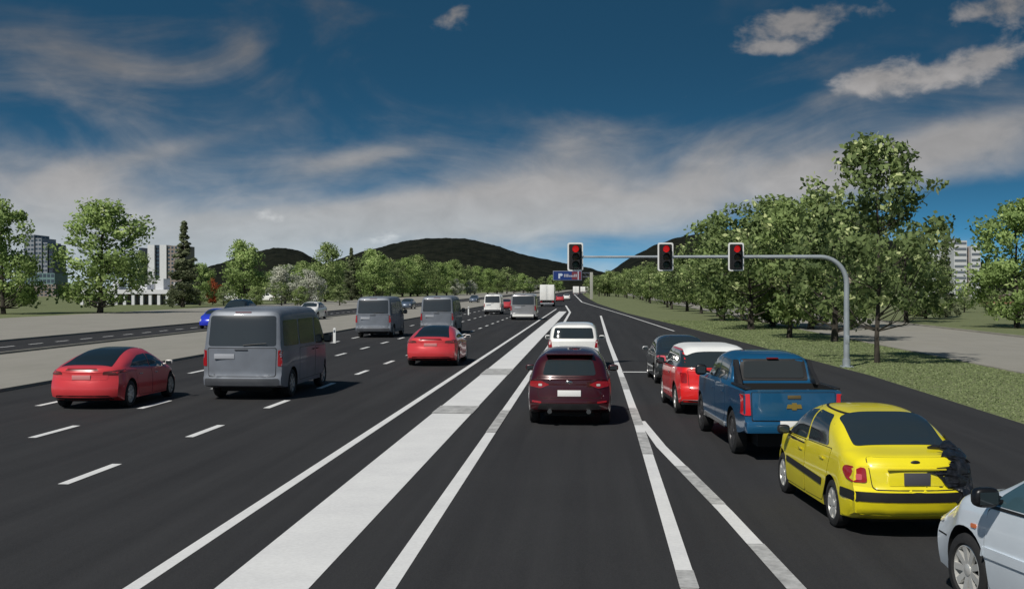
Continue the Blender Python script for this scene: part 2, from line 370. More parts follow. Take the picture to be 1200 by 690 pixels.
def crown_mesh(clumps, per, size, seed, flat=.0, aspect=.6):
    "many single leaves spread through clumps"
    rs = np.random.RandomState(seed); nC = len(clumps)
    cs = np.repeat(np.array([c[:3] for c in clumps]), per, 0); rr = np.repeat(np.array([c[3] for c in clumps]), per)
    n = len(cs); d = rs.normal(size=(n, 3)); d /= np.linalg.norm(d, axis=1)[:, None]
    rad = rr * rs.uniform(0, 1, n) ** .45
    p = cs + d * rad[:, None] * np.array([1, 1, .75])
    a = rs.normal(size=(n, 3)); a[:, 2] += .0; a /= np.linalg.norm(a, axis=1)[:, None]
    b = np.cross(a, rs.normal(size=(n, 3))); b /= np.linalg.norm(b, axis=1)[:, None]
    s = size * rs.uniform(.55, 1.35, n)[:, None]
    if True:                                     # leaf shading normals bent out of the crown so its lit side brightens
        cc = cs.mean(0); out = (p - cc); out /= np.linalg.norm(out, axis=1)[:, None] + 1e-6; out = out + d * .7 + np.array([0, 0, .25]); out /= np.linalg.norm(out, axis=1)[:, None]
        gn = -np.cross(a, b); fl = (gn * out).sum(1) < 0; b[fl] *= -1; gn[fl] *= -1
        cn = out * 1.0 + gn * .75; cn /= np.linalg.norm(cn, axis=1)[:, None]
    v = np.empty((n, 4, 3)); v[:, 0] = p - a * s; v[:, 1] = p + b * s * aspect; v[:, 2] = p + a * s; v[:, 3] = p - b * s * aspect
    me = bpy.data.meshes.new('crown'); me.vertices.add(n * 4); me.vertices.foreach_set('co', v.ravel())
    me.loops.add(n * 4); me.loops.foreach_set('vertex_index', np.arange(n * 4)); me.polygons.add(n)
    me.polygons.foreach_set('loop_start', np.arange(n) * 4); me.polygons.foreach_set('loop_total', np.full(n, 4)); me.update()
    tone = np.clip(np.repeat(rs.uniform(.0, .65, nC), per) + rs.uniform(0, .45, n), 0, 1)
    at = me.attributes.new('tone', 'FLOAT', 'FACE'); at.data.foreach_set('value', tone)
    me.polygons.foreach_set('use_smooth', [True] * n)
    me.normals_split_custom_set_from_vertices(np.repeat(cn, 4, 0))
    return me
def tree_proto(name, H, crown_r, crown_bot, nclump, per, leaf, lm, seed, trunk_r=.16, shape='round', bark=None, cr=(.5, 1.0)):
    rnd = random.Random(seed); root = empty(name)
    bm = bmesh.new(); top = H * .9; pts = []; lean = (rnd.uniform(-.25, .25), rnd.uniform(-.25, .25))
    for i in range(9):
        t = i / 8; pts.append((lean[0] * t + rnd.uniform(-.06, .06) * (i > 0), lean[1] * t + rnd.uniform(-.06, .06) * (i > 0), top * t))
    tube(bm, pts, [trunk_r * (1.25 if i == 0 else 1) * (1 - .9 * i / 8) + .012 for i in range(9)], 9)
    clumps = []; k = 0
    while len(clumps) < nclump:
        k += 1; u = rnd.random()
        z = crown_bot + (H - crown_bot) * u
        if shape == 'round': env = math.sin(math.pi * (.12 + .83 * u)) ** .7
        elif shape == 'oval': env = math.sin(math.pi * (.2 + .74 * u)) ** .6 * (1.1 - .35 * u)
        elif shape == 'cone': env = (1 - u) ** 1.05 + .03
        elif shape == 'spread': env = math.sin(math.pi * (.25 + .68 * u)) ** .6
        an = rnd.uniform(0, 2 * math.pi)
        env *= .78 + .34 * noise.noise(Vector((math.cos(an) * 1.3, math.sin(an) * 1.3, z * .45 + seed)))  * 2 * .9
        rr = crown_r * env * rnd.random() ** .42
        c = (lean[0] * u + math.cos(an) * rr, lean[1] * u + math.sin(an) * rr, z)
        if shape != 'cone' and len(clumps) > 6 and noise.noise(Vector((c[0] * .55, c[1] * .55, c[2] * .6 + seed * 3.3))) < -.06: 
            if k < nclump * 6: continue
        clumps.append((*c, rnd.uniform(*cr) * (1 if shape != 'cone' else max(.3, (1 - u) * 1.1))))
    for i, c in enumerate(clumps):
        if i % (3 if shape != 'cone' else 6): continue
        z0 = max(min(c[2] - math.hypot(c[0], c[1]) * .75, top * .92), crown_bot * .55 if shape != 'cone' else .3); t = z0 / top
        a = Vector((lean[0] * t, lean[1] * t, z0)); b = Vector(c[:3]); m = (a + b) / 2 + Vector((0, 0, -.12 * (b - a).length))
        r0 = trunk_r * (1 - .85 * t) * .42
        tube(bm, [a, m, b], [r0, r0 * .55, .008], 5, False)
    build('trunk', bm, bark or M_bark, root)
    link_mesh('crown', crown_mesh(clumps, per, leaf, seed), lm, root, 0)
    root['_h'] = H
    return root
used = set()
def place_tree(proto, x, y, h, rz, label, group=None, cat='tree', wide=1.0):
    s = h / proto['_h']
    o = proto if proto.name not in used else copy_tree(proto)
    used.add(proto.name)
    o.location = (x, y, 0); o.rotation_euler = (0, 0, rz); o.scale = (s * wide, s * wide, s)
    tag(o, label, cat, group); return o
big = tree_proto('broadleaf_tree', 8.9, 3.4, 2.25, 140, 36, .13, M_leafA, 4, .09, 'oval', cr=(.35, .7))
ra = tree_proto('roadside_tree', 8, 2.9, 1.3, 95, 36, .155, M_leafB, 12, .15, 'round', cr=(.45, .95))
rb = tree_proto('roadside_tree', 8, 3.0, .9, 95, 36, .155, M_leafA, 23, .15, 'spread', cr=(.45, .95))
fa = tree_proto('leafy_tree', 10, 4.1, 1.0, 190, 46, .165, M_leafC, 31, .2, 'spread', cr=(.55, 1.1))
fb = tree_proto('leafy_tree', 10, 4.3, .8, 165, 44, .175, M_leafB, 37, .2, 'round', cr=(.6, 1.2))
bl = tree_proto('blossom_tree', 6, 3.2, .9, 90, 45, .15, M_leafW, 41, .16, 'round', M_barkp, cr=(.5, 1.0))
cf = tree_proto('conifer', 13, 2.3, .7, 190, 70, .17, M_leafN, 53, .2, 'cone', cr=(.5, .9))
rd = tree_proto('rust_coloured_tree', 5, 1.9, .6, 45, 70, .16, M_leafR, 61, .1, 'round', cr=(.4, .8))
def gt(proto, px, ybase, ytop, label, group=None, wide=1.0, rz=None, cat='tree'):
    p = G(px, ybase); d = F * CH / (ybase - HY)
    h = (ybase - ytop) / F * d
    return place_tree(proto, p.x, p.y, h, rz if rz is not None else (px * 1.7) % 6.28, label, group, cat, wide)
gt(big, 1028, 425, 158, 'tallest leafy tree standing alone on the right verge beside the signal pole', rz=.6, wide=1.0)
gt(ra, 925, 396, 240, 'tree with a bare dark lower trunk behind the curved end of the signal arm')
gt(rb, 978, 400, 228, 'dark green tree just left of the signal pole on the right verge', wide=1.1)
gt(rb, 880, 386, 240, 'tall tree rising right behind the third red signal head from the left', wide=1.15)
gt(ra, 847, 376, 252, 'bushy tree standing behind the gap between second and third signals', wide=1.1)
gt(fa, 1192, 384, 238, 'light green tree cut by the right edge beyond the pale service road', wide=1.05)
gt(cf, 1109, 372, 276, 'narrow dark conifer in front of the white apartment block on the right', cat='conifer', wide=.9)
ONES = 'first second third fourth fifth sixth seventh eighth ninth tenth eleventh twelfth thirteenth fourteenth fifteenth sixteenth seventeenth eighteenth nineteenth'.split()
def nth(i):
    i += 1
    if i < 20: return ONES[i - 1]
    t = {2: ('twentieth', 'twenty'), 3: ('thirtieth', 'thirty'), 4: ('fortieth', 'forty')}[i // 10]
    return t[0] if i % 10 == 0 else t[1] + '-' + ONES[i % 10 - 1]
G1 = 'trees of the receding row on the right verge'
rnd = random.Random(9)
i = 0
d = 112
rowp = (ra, rb)
while d < 560:
    x = 12.4 + rnd.uniform(-1.2, 1.2) - max(0, d - 300) * .045
    place_tree(rowp[i % 2], x, d, 7.3 + rnd.uniform(-.9, 1.0), rnd.uniform(0, 6.28), nth(i) + ' nearest of the small distant trees in the front row right of the road', G1, wide=1.15)
    if d < 330:
        place_tree((ra, fb, rb)[i % 3], x + 6 + rnd.uniform(-1, 2), d + 5, 7.4 + rnd.uniform(-.8, .8), rnd.uniform(0, 6.28), nth(i) + ' nearest tree of the second rank, seen over the right-hand front row', 'trees of the second rank behind the right-hand row', wide=1.2)
    d += 9 + d * .035; i += 1
for q, (px, yb, yt, wd) in enumerate(((905, 383, 238, 1.2), (950, 386, 232, 1.1), (1000, 384, 250, 1.1), (1062, 378, 262, 1.1), (870, 372, 262, 1.1), (1085, 374, 300, 1.2))):
    gt((rb, ra, fb)[int(px) % 3], px, yb, yt, ('leafy tree behind the gap just left of the curve of the signal arm', 'leafy tree behind the curve of the signal arm', 'leafy tree behind the signal pole, left of the tallest tree', 'leafy tree behind the right half of the tallest tree', 'leafy tree just right of the third traffic light, low behind the front row', 'low leafy tree between the tallest tree and the narrow conifer')[q], 'trees close behind the front row on the right', wide=wd)
# left side
gt(fa, 4, 368, 236, 'green tree cut by the left edge of the photo beyond the paved apron', wide=.95)
gt(fa, 117, 367, 240, 'large fresh green tree left of the white slab towers', wide=1.22, rz=2.2)
gt(fb, 163, 350, 297, 'small tree tucked under the right side of the large green tree', wide=.8)
gt(cf, 214, 360, 260, 'tall dark conifer beside the white slab towers on the left', cat='conifer', wide=1.35)
gt(fa, 234, 358, 310, 'small green tree just right of the tall dark conifer', wide=1.0)
gt(rd, 249, 357, 327, 'small rust red tree above the dark blue car', wide=1.1)
gt(fa, 287, 357, 284, 'bright green tree above the roof of the nearest grey van', wide=1.05, rz=1.0)
gt(bl, 334, 356, 313, 'pale blossoming tree on the left of the pair in front of the small hill', wide=1.15)
gt(bl, 362, 356, 318, 'pale blossoming tree on the right of the pair in front of the small hill', wide=1.1)
gt(fb, 381, 354, 288, 'green tree between the small hill and the long hill', wide=.95)
gt(cf, 412, 352, 291, 'thin conifer before the left foot of the long hill', cat='conifer', wide=1.2)
gt(fa, 440, 352, 294, 'green tree behind the second grey van', wide=1.1)
gt(bl, 533, 346, 328, 'small pale blossoming tree behind the third grey van', wide=1.1)
gt(bl, 551, 345.5, 329, 'pale blossoming tree left of the white minibus', wide=1.1)
gt(bl, 619, 343, 327, 'pale blossoming tree just left of the white box truck', wide=1.2)
G2 = 'trees of the distant belt left of the road'
for i, px in enumerate(range(305, 662, 11)):
    yb = 352.5 - (px - 300) * .029; yt = float(np.interp(px, [300, 460, 500, 560, 660], [318, 299, 304, 313, 325])) + rnd.uniform(-3, 6)
    gt((fa, fb, rb, fa)[i % 4], px + rnd.uniform(-3, 3), yb, yt, nth(i) + ' tree from the left in the distant green belt left of the road', G2, wide=1.25)
for i, px in enumerate((14, 30, 262, 300, 330, 352, 398)):
    gt((rb, fb)[i % 2], px, 358, 336 + rnd.uniform(-5, 4), nth(i) + ' from the left of the low shrubby trees beyond the far road', 'low shrubby trees before the left buildings', wide=1.5)
for i, px in enumerate((702, 712, 722, 734, 746, 760)):
    gt((rb, ra)[i % 2], px, 347.5, 322 + rnd.uniform(-3, 2) - (px - 700) * .2, nth(i) + ' from the left of the tiny far trees right of the gantry post', 'far trees beside the gantry', wide=1.3)
for i, px in enumerate((1130, 1160, 1198)):
    gt((rb, fb)[i % 2], px, 366, 340, ('low tree in front of the left half of the apartment block on the right', 'low tree right of the apartment block, left of the pale service lawn tree', 'low tree at the right edge below the light green tree')[i], 'low trees before the right apartment block', wide=1.5)

# grass tufts on the right verge and on the far verge
def tufts(name, regions, n, seed, hh):
    rs = np.random.RandomState(seed); P = []
    for (fx0, fx1, y0, y1, k) in regions:
        m = int(n * k); yy = y0 + (y1 - y0) * rs.uniform(0, 1, m) ** 1.7; t = rs.uniform(0, 1, m)
        P.append(np.stack([np.array([fx0(a) + (fx1(a) - fx0(a)) * b for a, b in zip(yy, t)]), yy, np.zeros(m)], 1))
    P = np.concatenate(P); n = len(P); an = rs.uniform(0, 6.28, n); h = hh * rs.uniform(.4, 1.2, n); wd = .012 * rs.uniform(.7, 1.6, n) + .0006 * P[:, 1]
    dx = np.cos(an) * wd; dy = np.sin(an) * wd; lx = rs.normal(0, .4, n) * h; ly = rs.normal(0, .4, n) * h
    v = np.empty((n, 3, 3)); v[:, 0] = P + np.stack([dx, dy, dx * 0], 1); v[:, 1] = P - np.stack([dx, dy, dx * 0], 1); v[:, 2] = P + np.stack([lx, ly, h], 1)
    me = bpy.data.meshes.new(name); me.vertices.add(n * 3); me.vertices.foreach_set('co', v.ravel()); me.loops.add(n * 3); me.loops.foreach_set('vertex_index', np.arange(n * 3))
    me.polygons.add(n); me.polygons.foreach_set('loop_start', np.arange(n) * 3); me.polygons.foreach_set('loop_total', np.full(n, 3)); me.update()
    at = me.attributes.new('tone', 'FLOAT', 'FACE'); at.data.foreach_set('value', rs.uniform(0, 1, n))
    return tag(link_mesh(name, me, M_blade, None, 0), 'short grass covering the right verge between road and service road', 'grass', kind='stuff')
M_blade = leaf_mat('grass_blades', (.22, .28, .12), (.32, .38, .18), (.40, .45, .24))
ey = [p.y for p in right_edge]; exx = [p.x for p in right_edge]
tufts('grass', [(lambda a: float(np.interp(a, ey, exx)) + .05, lambda a: XP0 - .2, 20, 110, 1)], 50000, 5, .032)

# ------------------------------------------------------------------ vehicle toolkit
def pch(pts, y):
    xs = [p[0] for p in pts]; ys = [p[1] for p in pts]
    if y <= xs[0]: return ys[0]
    if y >= xs[-1]: return ys[-1]
    n = len(xs); d = [(ys[i + 1] - ys[i]) / (xs[i + 1] - xs[i]) for i in range(n - 1)]
    m = [d[0]] + [0 if d[i - 1] * d[i] <= 0 else 2 * d[i - 1] * d[i] / (d[i - 1] + d[i]) for i in range(1, n - 1)] + [d[-1]]
    for i in range(n - 1):
        if y <= xs[i + 1]:
            h = xs[i + 1] - xs[i]; t = (y - xs[i]) / h
            return (2*t**3-3*t*t+1)*ys[i] + (t**3-2*t*t+t)*h*m[i] + (-2*t**3+3*t*t)*ys[i+1] + (t**3-t*t)*h*m[i+1]
def resample(pts, n):
    p = np.array(pts); s = np.concatenate([[0], np.cumsum(np.linalg.norm(np.diff(p, axis=0), axis=1))])
    t = np.linspace(0, s[-1], n); return np.stack([np.interp(t, s, p[:, 0]), np.interp(t, s, p[:, 1])], 1)
def ring(sp, y):
    T = pch(sp['top'], y); B = min(pch(sp['belt'], y), T - .015); zb = pch(sp['bot'], y); W = pch(sp['plan'], y)
    side = []
    for k in range(11):
        t = k / 10; z = zb + .02 + (B - zb - .02) * t
        side.append((W * (.945 + .055 * math.sin(math.pi * min(1, .12 + t * .80)) ** .8) if 'flat' not in sp else W * (.975 + .025 * math.sin(math.pi * (.1 + .6 * t))), z))
    low = [(0, zb), (W * .45, zb), (W * .88, zb)] + side
    Wb = side[-1][0]; n = sp.get('n', 4.5); tum = sp.get('tum', .16)
    up = []
    for k in range(121):
        a = math.pi / 2 * k / 120
        cx = math.cos(a) ** (2 / n) if k < 120 else 0; cz = math.sin(a) ** (2 / n)
        z = B + (T - B) * cz; x = Wb * cx * (1 - tum * (z - B)) - sp.get('inset', .02) * min(1, (z - B) / .08) * cx
        up.append((x, z - sp.get('crown', .02) * 0))
    up = resample(up, 22)
    return [tuple(p) for p in low] + [tuple(p) for p in up[1:]]
def smooth01(t): t = max(0, min(1, t)); return t * t * (3 - 2 * t)
def body_mesh(sp):
    L = sp['L']; y0, y1 = -L / 2, L / 2
    ys = set(np.linspace(y0, y1, 64).tolist())
    for e0, s in ((y0, 1), (y1, -1)):
        for q in (.01, .02, .04, .06, .09, .12, .16, .2, .25): ys.add(e0 + s * q)
    for (a, b) in zip(sp['top'], sp['top'][1:]):
        sl = abs((b[1] - a[1]) / (b[0] - a[0]))
        if sl > .8: 
            for k in range(1, 7): ys.add(a[0] + (b[0] - a[0]) * k / 7)
    ys = sorted(ys); ys = [y for i, y in enumerate(ys) if i == 0 or y - ys[i - 1] > .004]; ys[-1] = y1
    bm = bmesh.new(); rings = []
    def dfm(x, y, z):
        W = sp['W']; r = sp.get('rear_k', .16); f = sp.get('front_k', .35)
        wr = smooth01(1 - (y - y0) / .7); wf = smooth01(1 - (y1 - y) / 1.0)
        q = abs(x) / W
        yy = y + wr * r * q ** 3 - wf * f * q ** 2.6 + wr * pch(sp['rear'], z) - wf * pch(sp['front'], z)
        return (x, yy, z)
    def mk(pts, y):
        half = pts; full = half + [(-x, z) for (x, z) in half[-2:0:-1]]
        return [bm.verts.new(dfm(x, y, z)) for (x, z) in full]
    R0 = ring(sp, ys[0]); R1 = ring(sp, ys[-1])
    def shrink(rg, s):
        zc = (rg[0][1] + rg[-1][1]) / 2; return [(x * s, zc + (z - zc) * s) for x, z in rg]
    seq = [(shrink(R0, s), ys[0]) for s in (.1, .3, .5, .68, .82, .92, .975)] + [(ring(sp, y), y) for y in ys] + [(shrink(R1, s), ys[-1]) for s in (.975, .92, .82, .68, .5, .3, .1)]
    for rg, y in seq: rings.append(mk(rg, y))
    n = len(rings[0])
    for a, b in zip(rings, rings[1:]):
        for k in range(n): bm.faces.new((a[k], a[(k + 1) % n], b[(k + 1) % n], b[k]))
    bm.faces.new(rings[0]); bm.faces.new(rings[-1])
    bmesh.ops.recalc_face_normals(bm, faces=bm.faces)
    return bm
def boolean_cut(me, cutters, paint, dark):
    o = bpy.data.objects.new('tmp', me); C.objects.link(o); me.materials.append(paint); me.materials.append(dark)
    cs = []
    for bmc in cutters:
        cm = bpy.data.meshes.new('c'); bmesh.ops.recalc_face_normals(bmc, faces=bmc.faces); bmc.to_mesh(cm); bmc.free()
        cm.materials.append(dark); co = bpy.data.objects.new('c', cm); C.objects.link(co); cs.append(co)
        md = o.modifiers.new('b', 'BOOLEAN'); md.operation = 'DIFFERENCE'; md.object = co; md.solver = 'EXACT'; md.material_mode = 'TRANSFER'
    dg = bpy.context.evaluated_depsgraph_get(); dg.update()
    res = bpy.data.meshes.new_from_object(o.evaluated_get(dg))
    bpy.data.objects.remove(o)
    for co in cs: bpy.data.objects.remove(co)
    return res
def rpoly(pts, r=.04, seg=4):
    "polygon with rounded corners"
    out = []; n = len(pts)
    for i in range(n):
        p = Vector(pts[i]); a = Vector(pts[i - 1]); b = Vector(pts[(i + 1) % n])
        da = (a - p); db = (b - p); rr = min(r, da.length * .45, db.length * .45)
        A = p + da.normalized() * rr; B = p + db.normalized() * rr
        for k in range(seg + 1):
            t = k / seg; q = A * (1 - t) ** 2 + p * 2 * t * (1 - t) + B * t * t; out.append(q)
    return out
def inside(p, poly):
    c = False; n = len(poly)
    for i in range(n):
        a, b = poly[i], poly[i - 1]
        if (a.y > p[1]) != (b.y > p[1]) and p[0] < (b.x - a.x) * (p[1] - a.y) / (b.y - a.y) + a.x: c = not c
    return c
def drape_data(bvh, poly, axis, off=.004, h=.06, thick=.012, rough=0, seed=0):
    poly = [Vector(p) for p in poly]
    dens = []
    for i in range(len(poly)):
        a = poly[i]; b = poly[(i + 1) % len(poly)]; k = max(1, int((b - a).length / h))
        for j in range(k): dens.append(a.lerp(b, j / k))
    clean = []
    for p in dens:
        if not clean or (p - clean[-1]).length > .001: clean.append(p)
    dens = clean; nb = len(dens)
    xs = [p.x for p in dens]; ys = [p.y for p in dens]; pts = list(dens)
    gx_ = np.arange(min(xs) + h / 2, max(xs), h); gy_ = np.arange(min(ys) + h / 2, max(ys), h)
    for x in gx_:
        for y in gy_:
            if inside((x, y), dens) and min((Vector((x, y)) - q).length for q in dens) > h * .35: pts.append(Vector((x, y)))
    res = delaunay_2d_cdt(pts, [(i, (i + 1) % nb) for i in range(nb)], [], 1, 1e-5)
    V, E_, Fc = res[0], res[1], res[2]
    out = []
    for p in V:
        if axis == 'L': o, d = Vector((-5, p.x, p.y)), Vector((1, 0, 0))
        elif axis == 'R': o, d = Vector((5, p.x, p.y)), Vector((-1, 0, 0))
        elif axis == 'B': o, d = Vector((p.x, -9, p.y)), Vector((0, 1, 0))
        elif axis == 'F': o, d = Vector((p.x, 9, p.y)), Vector((0, -1, 0))
        elif axis == 'T': o, d = Vector((p.x, p.y, 6)), Vector((0, 0, -1))
        hit, nr, _, _ = bvh.ray_cast(o, d)
        if hit is None:
            hit, nr, _, _ = bvh.find_nearest(Vector((-.8 if axis == 'L' else .8, p.x, p.y)) if axis in 'LR' else (Vector((p.x, -2 if axis == 'B' else 2, p.y)) if axis != 'T' else Vector((p.x, p.y, 1.4))))
        if nr.dot(d) > 0: nr = -nr
        q = hit + nr * off
        if rough: q += nr * rough * (noise.noise(Vector(hit) * 9 + Vector((seed, 0, 0))) + .6) + Vector([noise.noise(Vector(hit) * 14 + Vector((0, seed + k * 7, 0))) * rough * .5 for k in range(3)])
        out.append((q, nr))
    vs = [o[0] for o in out]; faces = [tuple(f) for f in Fc]
    # skirt back into the body so that the piece has an edge
    ec = {}
    for f in faces:
        for i in range(len(f)):
            e_ = (f[i], f[(i + 1) % len(f)]); ec[tuple(sorted(e_))] = ec.get(tuple(sorted(e_)), []) + [e_]
    bd = [v[0] for v in ec.values() if len(v) == 1]; back = {}
    for a, b in bd:
        for q in (a, b):
            if q not in back: back[q] = len(vs); vs.append(out[q][0] - out[q][1] * (off + thick))
        faces.append((b, a, back[a], back[b]))
    return vs, faces
def drape(name, bvh, poly, axis, material, parent, off=.004, h=.06, rough=0, seed=0, smooth=50):
    vs, faces = drape_data(bvh, poly, axis, off, h, .012, rough, seed)
    bm = bmesh.new(); bv = [bm.verts.new(v) for v in vs]
    for f in faces:
        try: bm.faces.new([bv[i] for i in f])
        except ValueError: pass
    bmesh.ops.recalc_face_normals(bm, faces=bm.faces)
    cen = sum((v.co for v in bm.verts), Vector()) / len(bm.verts)
    ref = {'L': Vector((-1, 0, 0)), 'R': Vector((1, 0, 0)), 'B': Vector((0, -1, 0)), 'F': Vector((0, 1, 0)), 'T': Vector((0, 0, 1))}[axis]
    if sum(f.normal.dot(ref) * f.calc_area() for f in bm.faces) < 0: bmesh.ops.reverse_faces(bm, faces=bm.faces)
    me = bpy.data.meshes.new(name); bm.to_mesh(me); bm.free()
    return link_mesh(name, me, material, parent, smooth)
def both(name, bvh, poly, m, parent, **k):
    a = drape(name, bvh, poly, 'L', m, parent, **k); b = drape(name, bvh, poly, 'R', m, parent, **k); return a, b
def mirx(poly): return [(-p[0], p[1]) for p in poly][::-1]
def wheel_meshes(Rw, wd, spokes=5, style='spoke'):
    bm = bmesh.new(); hw = wd / 2
    lathe_x(bm, [(-hw * .8, Rw * .66), (-hw, Rw * .72), (-hw, Rw * .88), (-hw * .8, Rw * .975), (-hw * .45, Rw), (hw * .45, Rw), (hw * .8, Rw * .975), (hw, Rw * .88), (hw, Rw * .72), (hw * .8, Rw * .66), (hw * .3, Rw * .6), (-hw * .3, Rw * .6), (-hw * .8, Rw * .66)], 40)
    bmesh.ops.recalc_face_normals(bm, faces=bm.faces); tm = bpy.data.meshes.new('tyre'); bm.to_mesh(tm); bm.free()
    bm = bmesh.new(); r = Rw * .665
    lathe_x(bm, [(-hw * .82, r), (-hw * .88, r * .95), (-hw * .3, r * .9), (-hw * .2, r * .1)], 36)   # dished barrel, outer face at -x
    for k in range(spokes):
        a = 2 * math.pi * k / spokes; c, s = math.cos(a), math.sin(a); wk = r * (.55 if spokes <= 6 else .28) / 2
        pr = [(-hw * .72, r * .12, wk * .75), (-hw * .86, r * .93, wk)]
        vs = []
        for (x, rr, ww) in pr:
            for (xx, t) in ((x, -ww), (x, ww), (x + .03, ww), (x + .03, -ww)):
                vs.append(bm.verts.new((xx, rr * c - t * s, rr * s + t * c)))
        for q in range(4): bm.faces.new((vs[q], vs[(q + 1) % 4], vs[4 + (q + 1) % 4], vs[4 + q]))
    rings = lathe_x(bm, [(-hw * .3, r * .24), (-hw * .8, r * .24), (-hw * .86, r * .15), (-hw * .87, .001)], 20)
    bmesh.ops.recalc_face_normals(bm, faces=bm.faces); rm = bpy.data.meshes.new('rim'); bm.to_mesh(rm); bm.free()
    bm = bmesh.new(); lathe_x(bm, [(-hw * .25, r * .9), (-hw * .25, .001)], 30); dm = bpy.data.meshes.new('disc'); bm.to_mesh(dm); bm.free()
    dm.materials.append(M_under); rm.materials.append(M_rim); tm.materials.append(M_tyre)
    for m_ in (tm, rm, dm):
        m_.polygons.foreach_set('use_smooth', [True] * len(m_.polygons)); m_.set_sharp_from_angle(angle=R(35))
    return tm, rm, dm
def add_wheels(root, sp, spokes=5, rimmat=None):
    Rw = sp['R']; wd = sp.get('tw', .2); tm, rm, dm = wheel_meshes(Rw, wd, spokes)
    if rimmat: rm.materials.clear(); rm.materials.append(rimmat)
    for y in sp['wy']:
        for s in (-1, 1):
            wl = bpy.data.objects.new('wheel', tm); C.objects.link(wl); wl.parent = root; wl.location = (s * (sp['W'] - .02 - wd / 2), y, Rw)
            if s > 0: wl.rotation_euler = (0, 0, math.pi)
            for nm, me in (('rim', rm), ('brake_disc', dm)):
                r_ = bpy.data.objects.new(nm, me); C.objects.link(r_); r_.parent = wl
def make_body(root, sp, paint, cuts=()):
    bm = body_mesh(sp); bvh = BVHTree.FromBMesh(bm)
    me = bpy.data.meshes.new('body'); bm.to_mesh(me); bm.free()
    cut = []
    for y in sp['wy']:
        for s in (-1, 1):
            b = bmesh.new(); rr = sp['R'] + .055; x0, x1 = sorted((s * (sp['W'] - .34), s * (sp['W'] + .3)))
            rg = lathe_x(b, [(x0, rr), (x1, rr)], 32, 0, (y, sp['R'] + .01)); b.faces.new(rg[0]); b.faces.new(rg[1]); cut.append(b)
    for (c, dk) in cuts: cut.append(c)
    me = boolean_cut(me, cut, paint, M_under)
    o = link_mesh('body', me, None, root, 32)
    return o, bvh
def seam(poly, w_=.012):
    "outline grown a little"
    n = len(poly); c = Vector((sum(p[0] for p in poly) / n, sum(p[1] for p in poly) / n)); out = []
    hx = max(abs(p[0] - c.x) for p in poly); hy = max(abs(p[1] - c.y) for p in poly)
    return [(c.x + (p[0] - c.x) * (1 + w_ / hx), c.y + (p[1] - c.y) * (1 + w_ / hy)) for p in poly]
def door(root, bvh, poly, paint, side, handle=None, r=.05, hm=None):
    pl = rpoly(poly, r)
    drape('door_gap', bvh, [tuple(p) for p in rpoly(seam(poly, .011), r)], side, M_seam, root, off=.0015, h=.12)
    d = drape('door', bvh, pl, side, paint, root, off=.0045, h=.09)
    if handle:
        hy, hz = handle; s = -1 if side == 'L' else 1
        hit = bvh.ray_cast(Vector((s * 5, hy, hz)), Vector((-s, 0, 0)))[0]
        bm = bmesh.new(); box(bm, hit.x - .01 + s * .015, hit.x + .01 + s * .028, hy - .09, hy + .09, hz - .014, hz + .014, .006)
        build('handle', bm, hm or paint, d)
    return d
def mirror(root, x, y, z, m, s, size=(.20, .11, .14)):
    bm = bmesh.new(); cx = s * (x + size[0] * .55)
    bmesh.ops.create_icosphere(bm, subdivisions=3, radius=.5)
    for v in bm.verts:
        q = [math.copysign(min(1, abs(c * 2)) ** .62, c) / 2 for c in v.co]
        v.co = Vector((cx + q[0] * size[0], y + q[1] * size[1] * (1.3 if q[1] > 0 else .8), z + q[2] * size[2]))
    tube(bm, [(s * (x - .06), y + .03, z - .05), (cx, y + .02, z - .03)], [.022, .02], 8)
    o = build('mirror', bm, m, root, 60)
    bm = bmesh.new(); box(bm, cx - size[0] * .36, cx + size[0] * .36, y - size[1] * .43, y - size[1] * .40, z - size[2] * .3, z + size[2] * .3)
    build('mirror_glass', bm, M_glass, o); return o
def plate(root, bvh, z, m, w_=.52, h_=.12, name='number_plate', x=0, frame=True):
    hit = bvh.ray_cast(Vector((x, -9, z)), Vector((0, 1, 0)))[0]
    bm = bmesh.new(); box(bm, x - w_ / 2, x + w_ / 2, hit.y - .028, hit.y + .01, z - h_ / 2, z + h_ / 2, .004)
    return build(name, bm, m, root)
def underside(root, sp):
    bm = bmesh.new(); W = sp['W'] - .36; L = sp['L'] / 2 - .35
    box(bm, -W, W, -L, L, sp['R'] * .55, sp['bot'][0][1] + .06, .02)
    for y in sp['wy']: tube(bm, [(-sp['W'] + .15, y, sp['R']), (sp['W'] - .15, y, sp['R'])], [.045, .045], 8)
    build('chassis', bm, M_under, root)
def paint_mat(name, col, metal=.25, rough=.32, coat=.8):
    return mat(name, col, rough, metal, coat, var=.05, vscale=2)
def place(o, px, py, local, ang):
    "stand the thing so that its local point touches the ground seen at (px, py)"
    g = G(px, py); a = R(ang); c, s = math.cos(a), math.sin(a)
    o.location = (g.x - (local[0] * c - local[1] * s), g.y - (local[0] * s + local[1] * c), .009); o.rotation_euler = (0, 0, a)
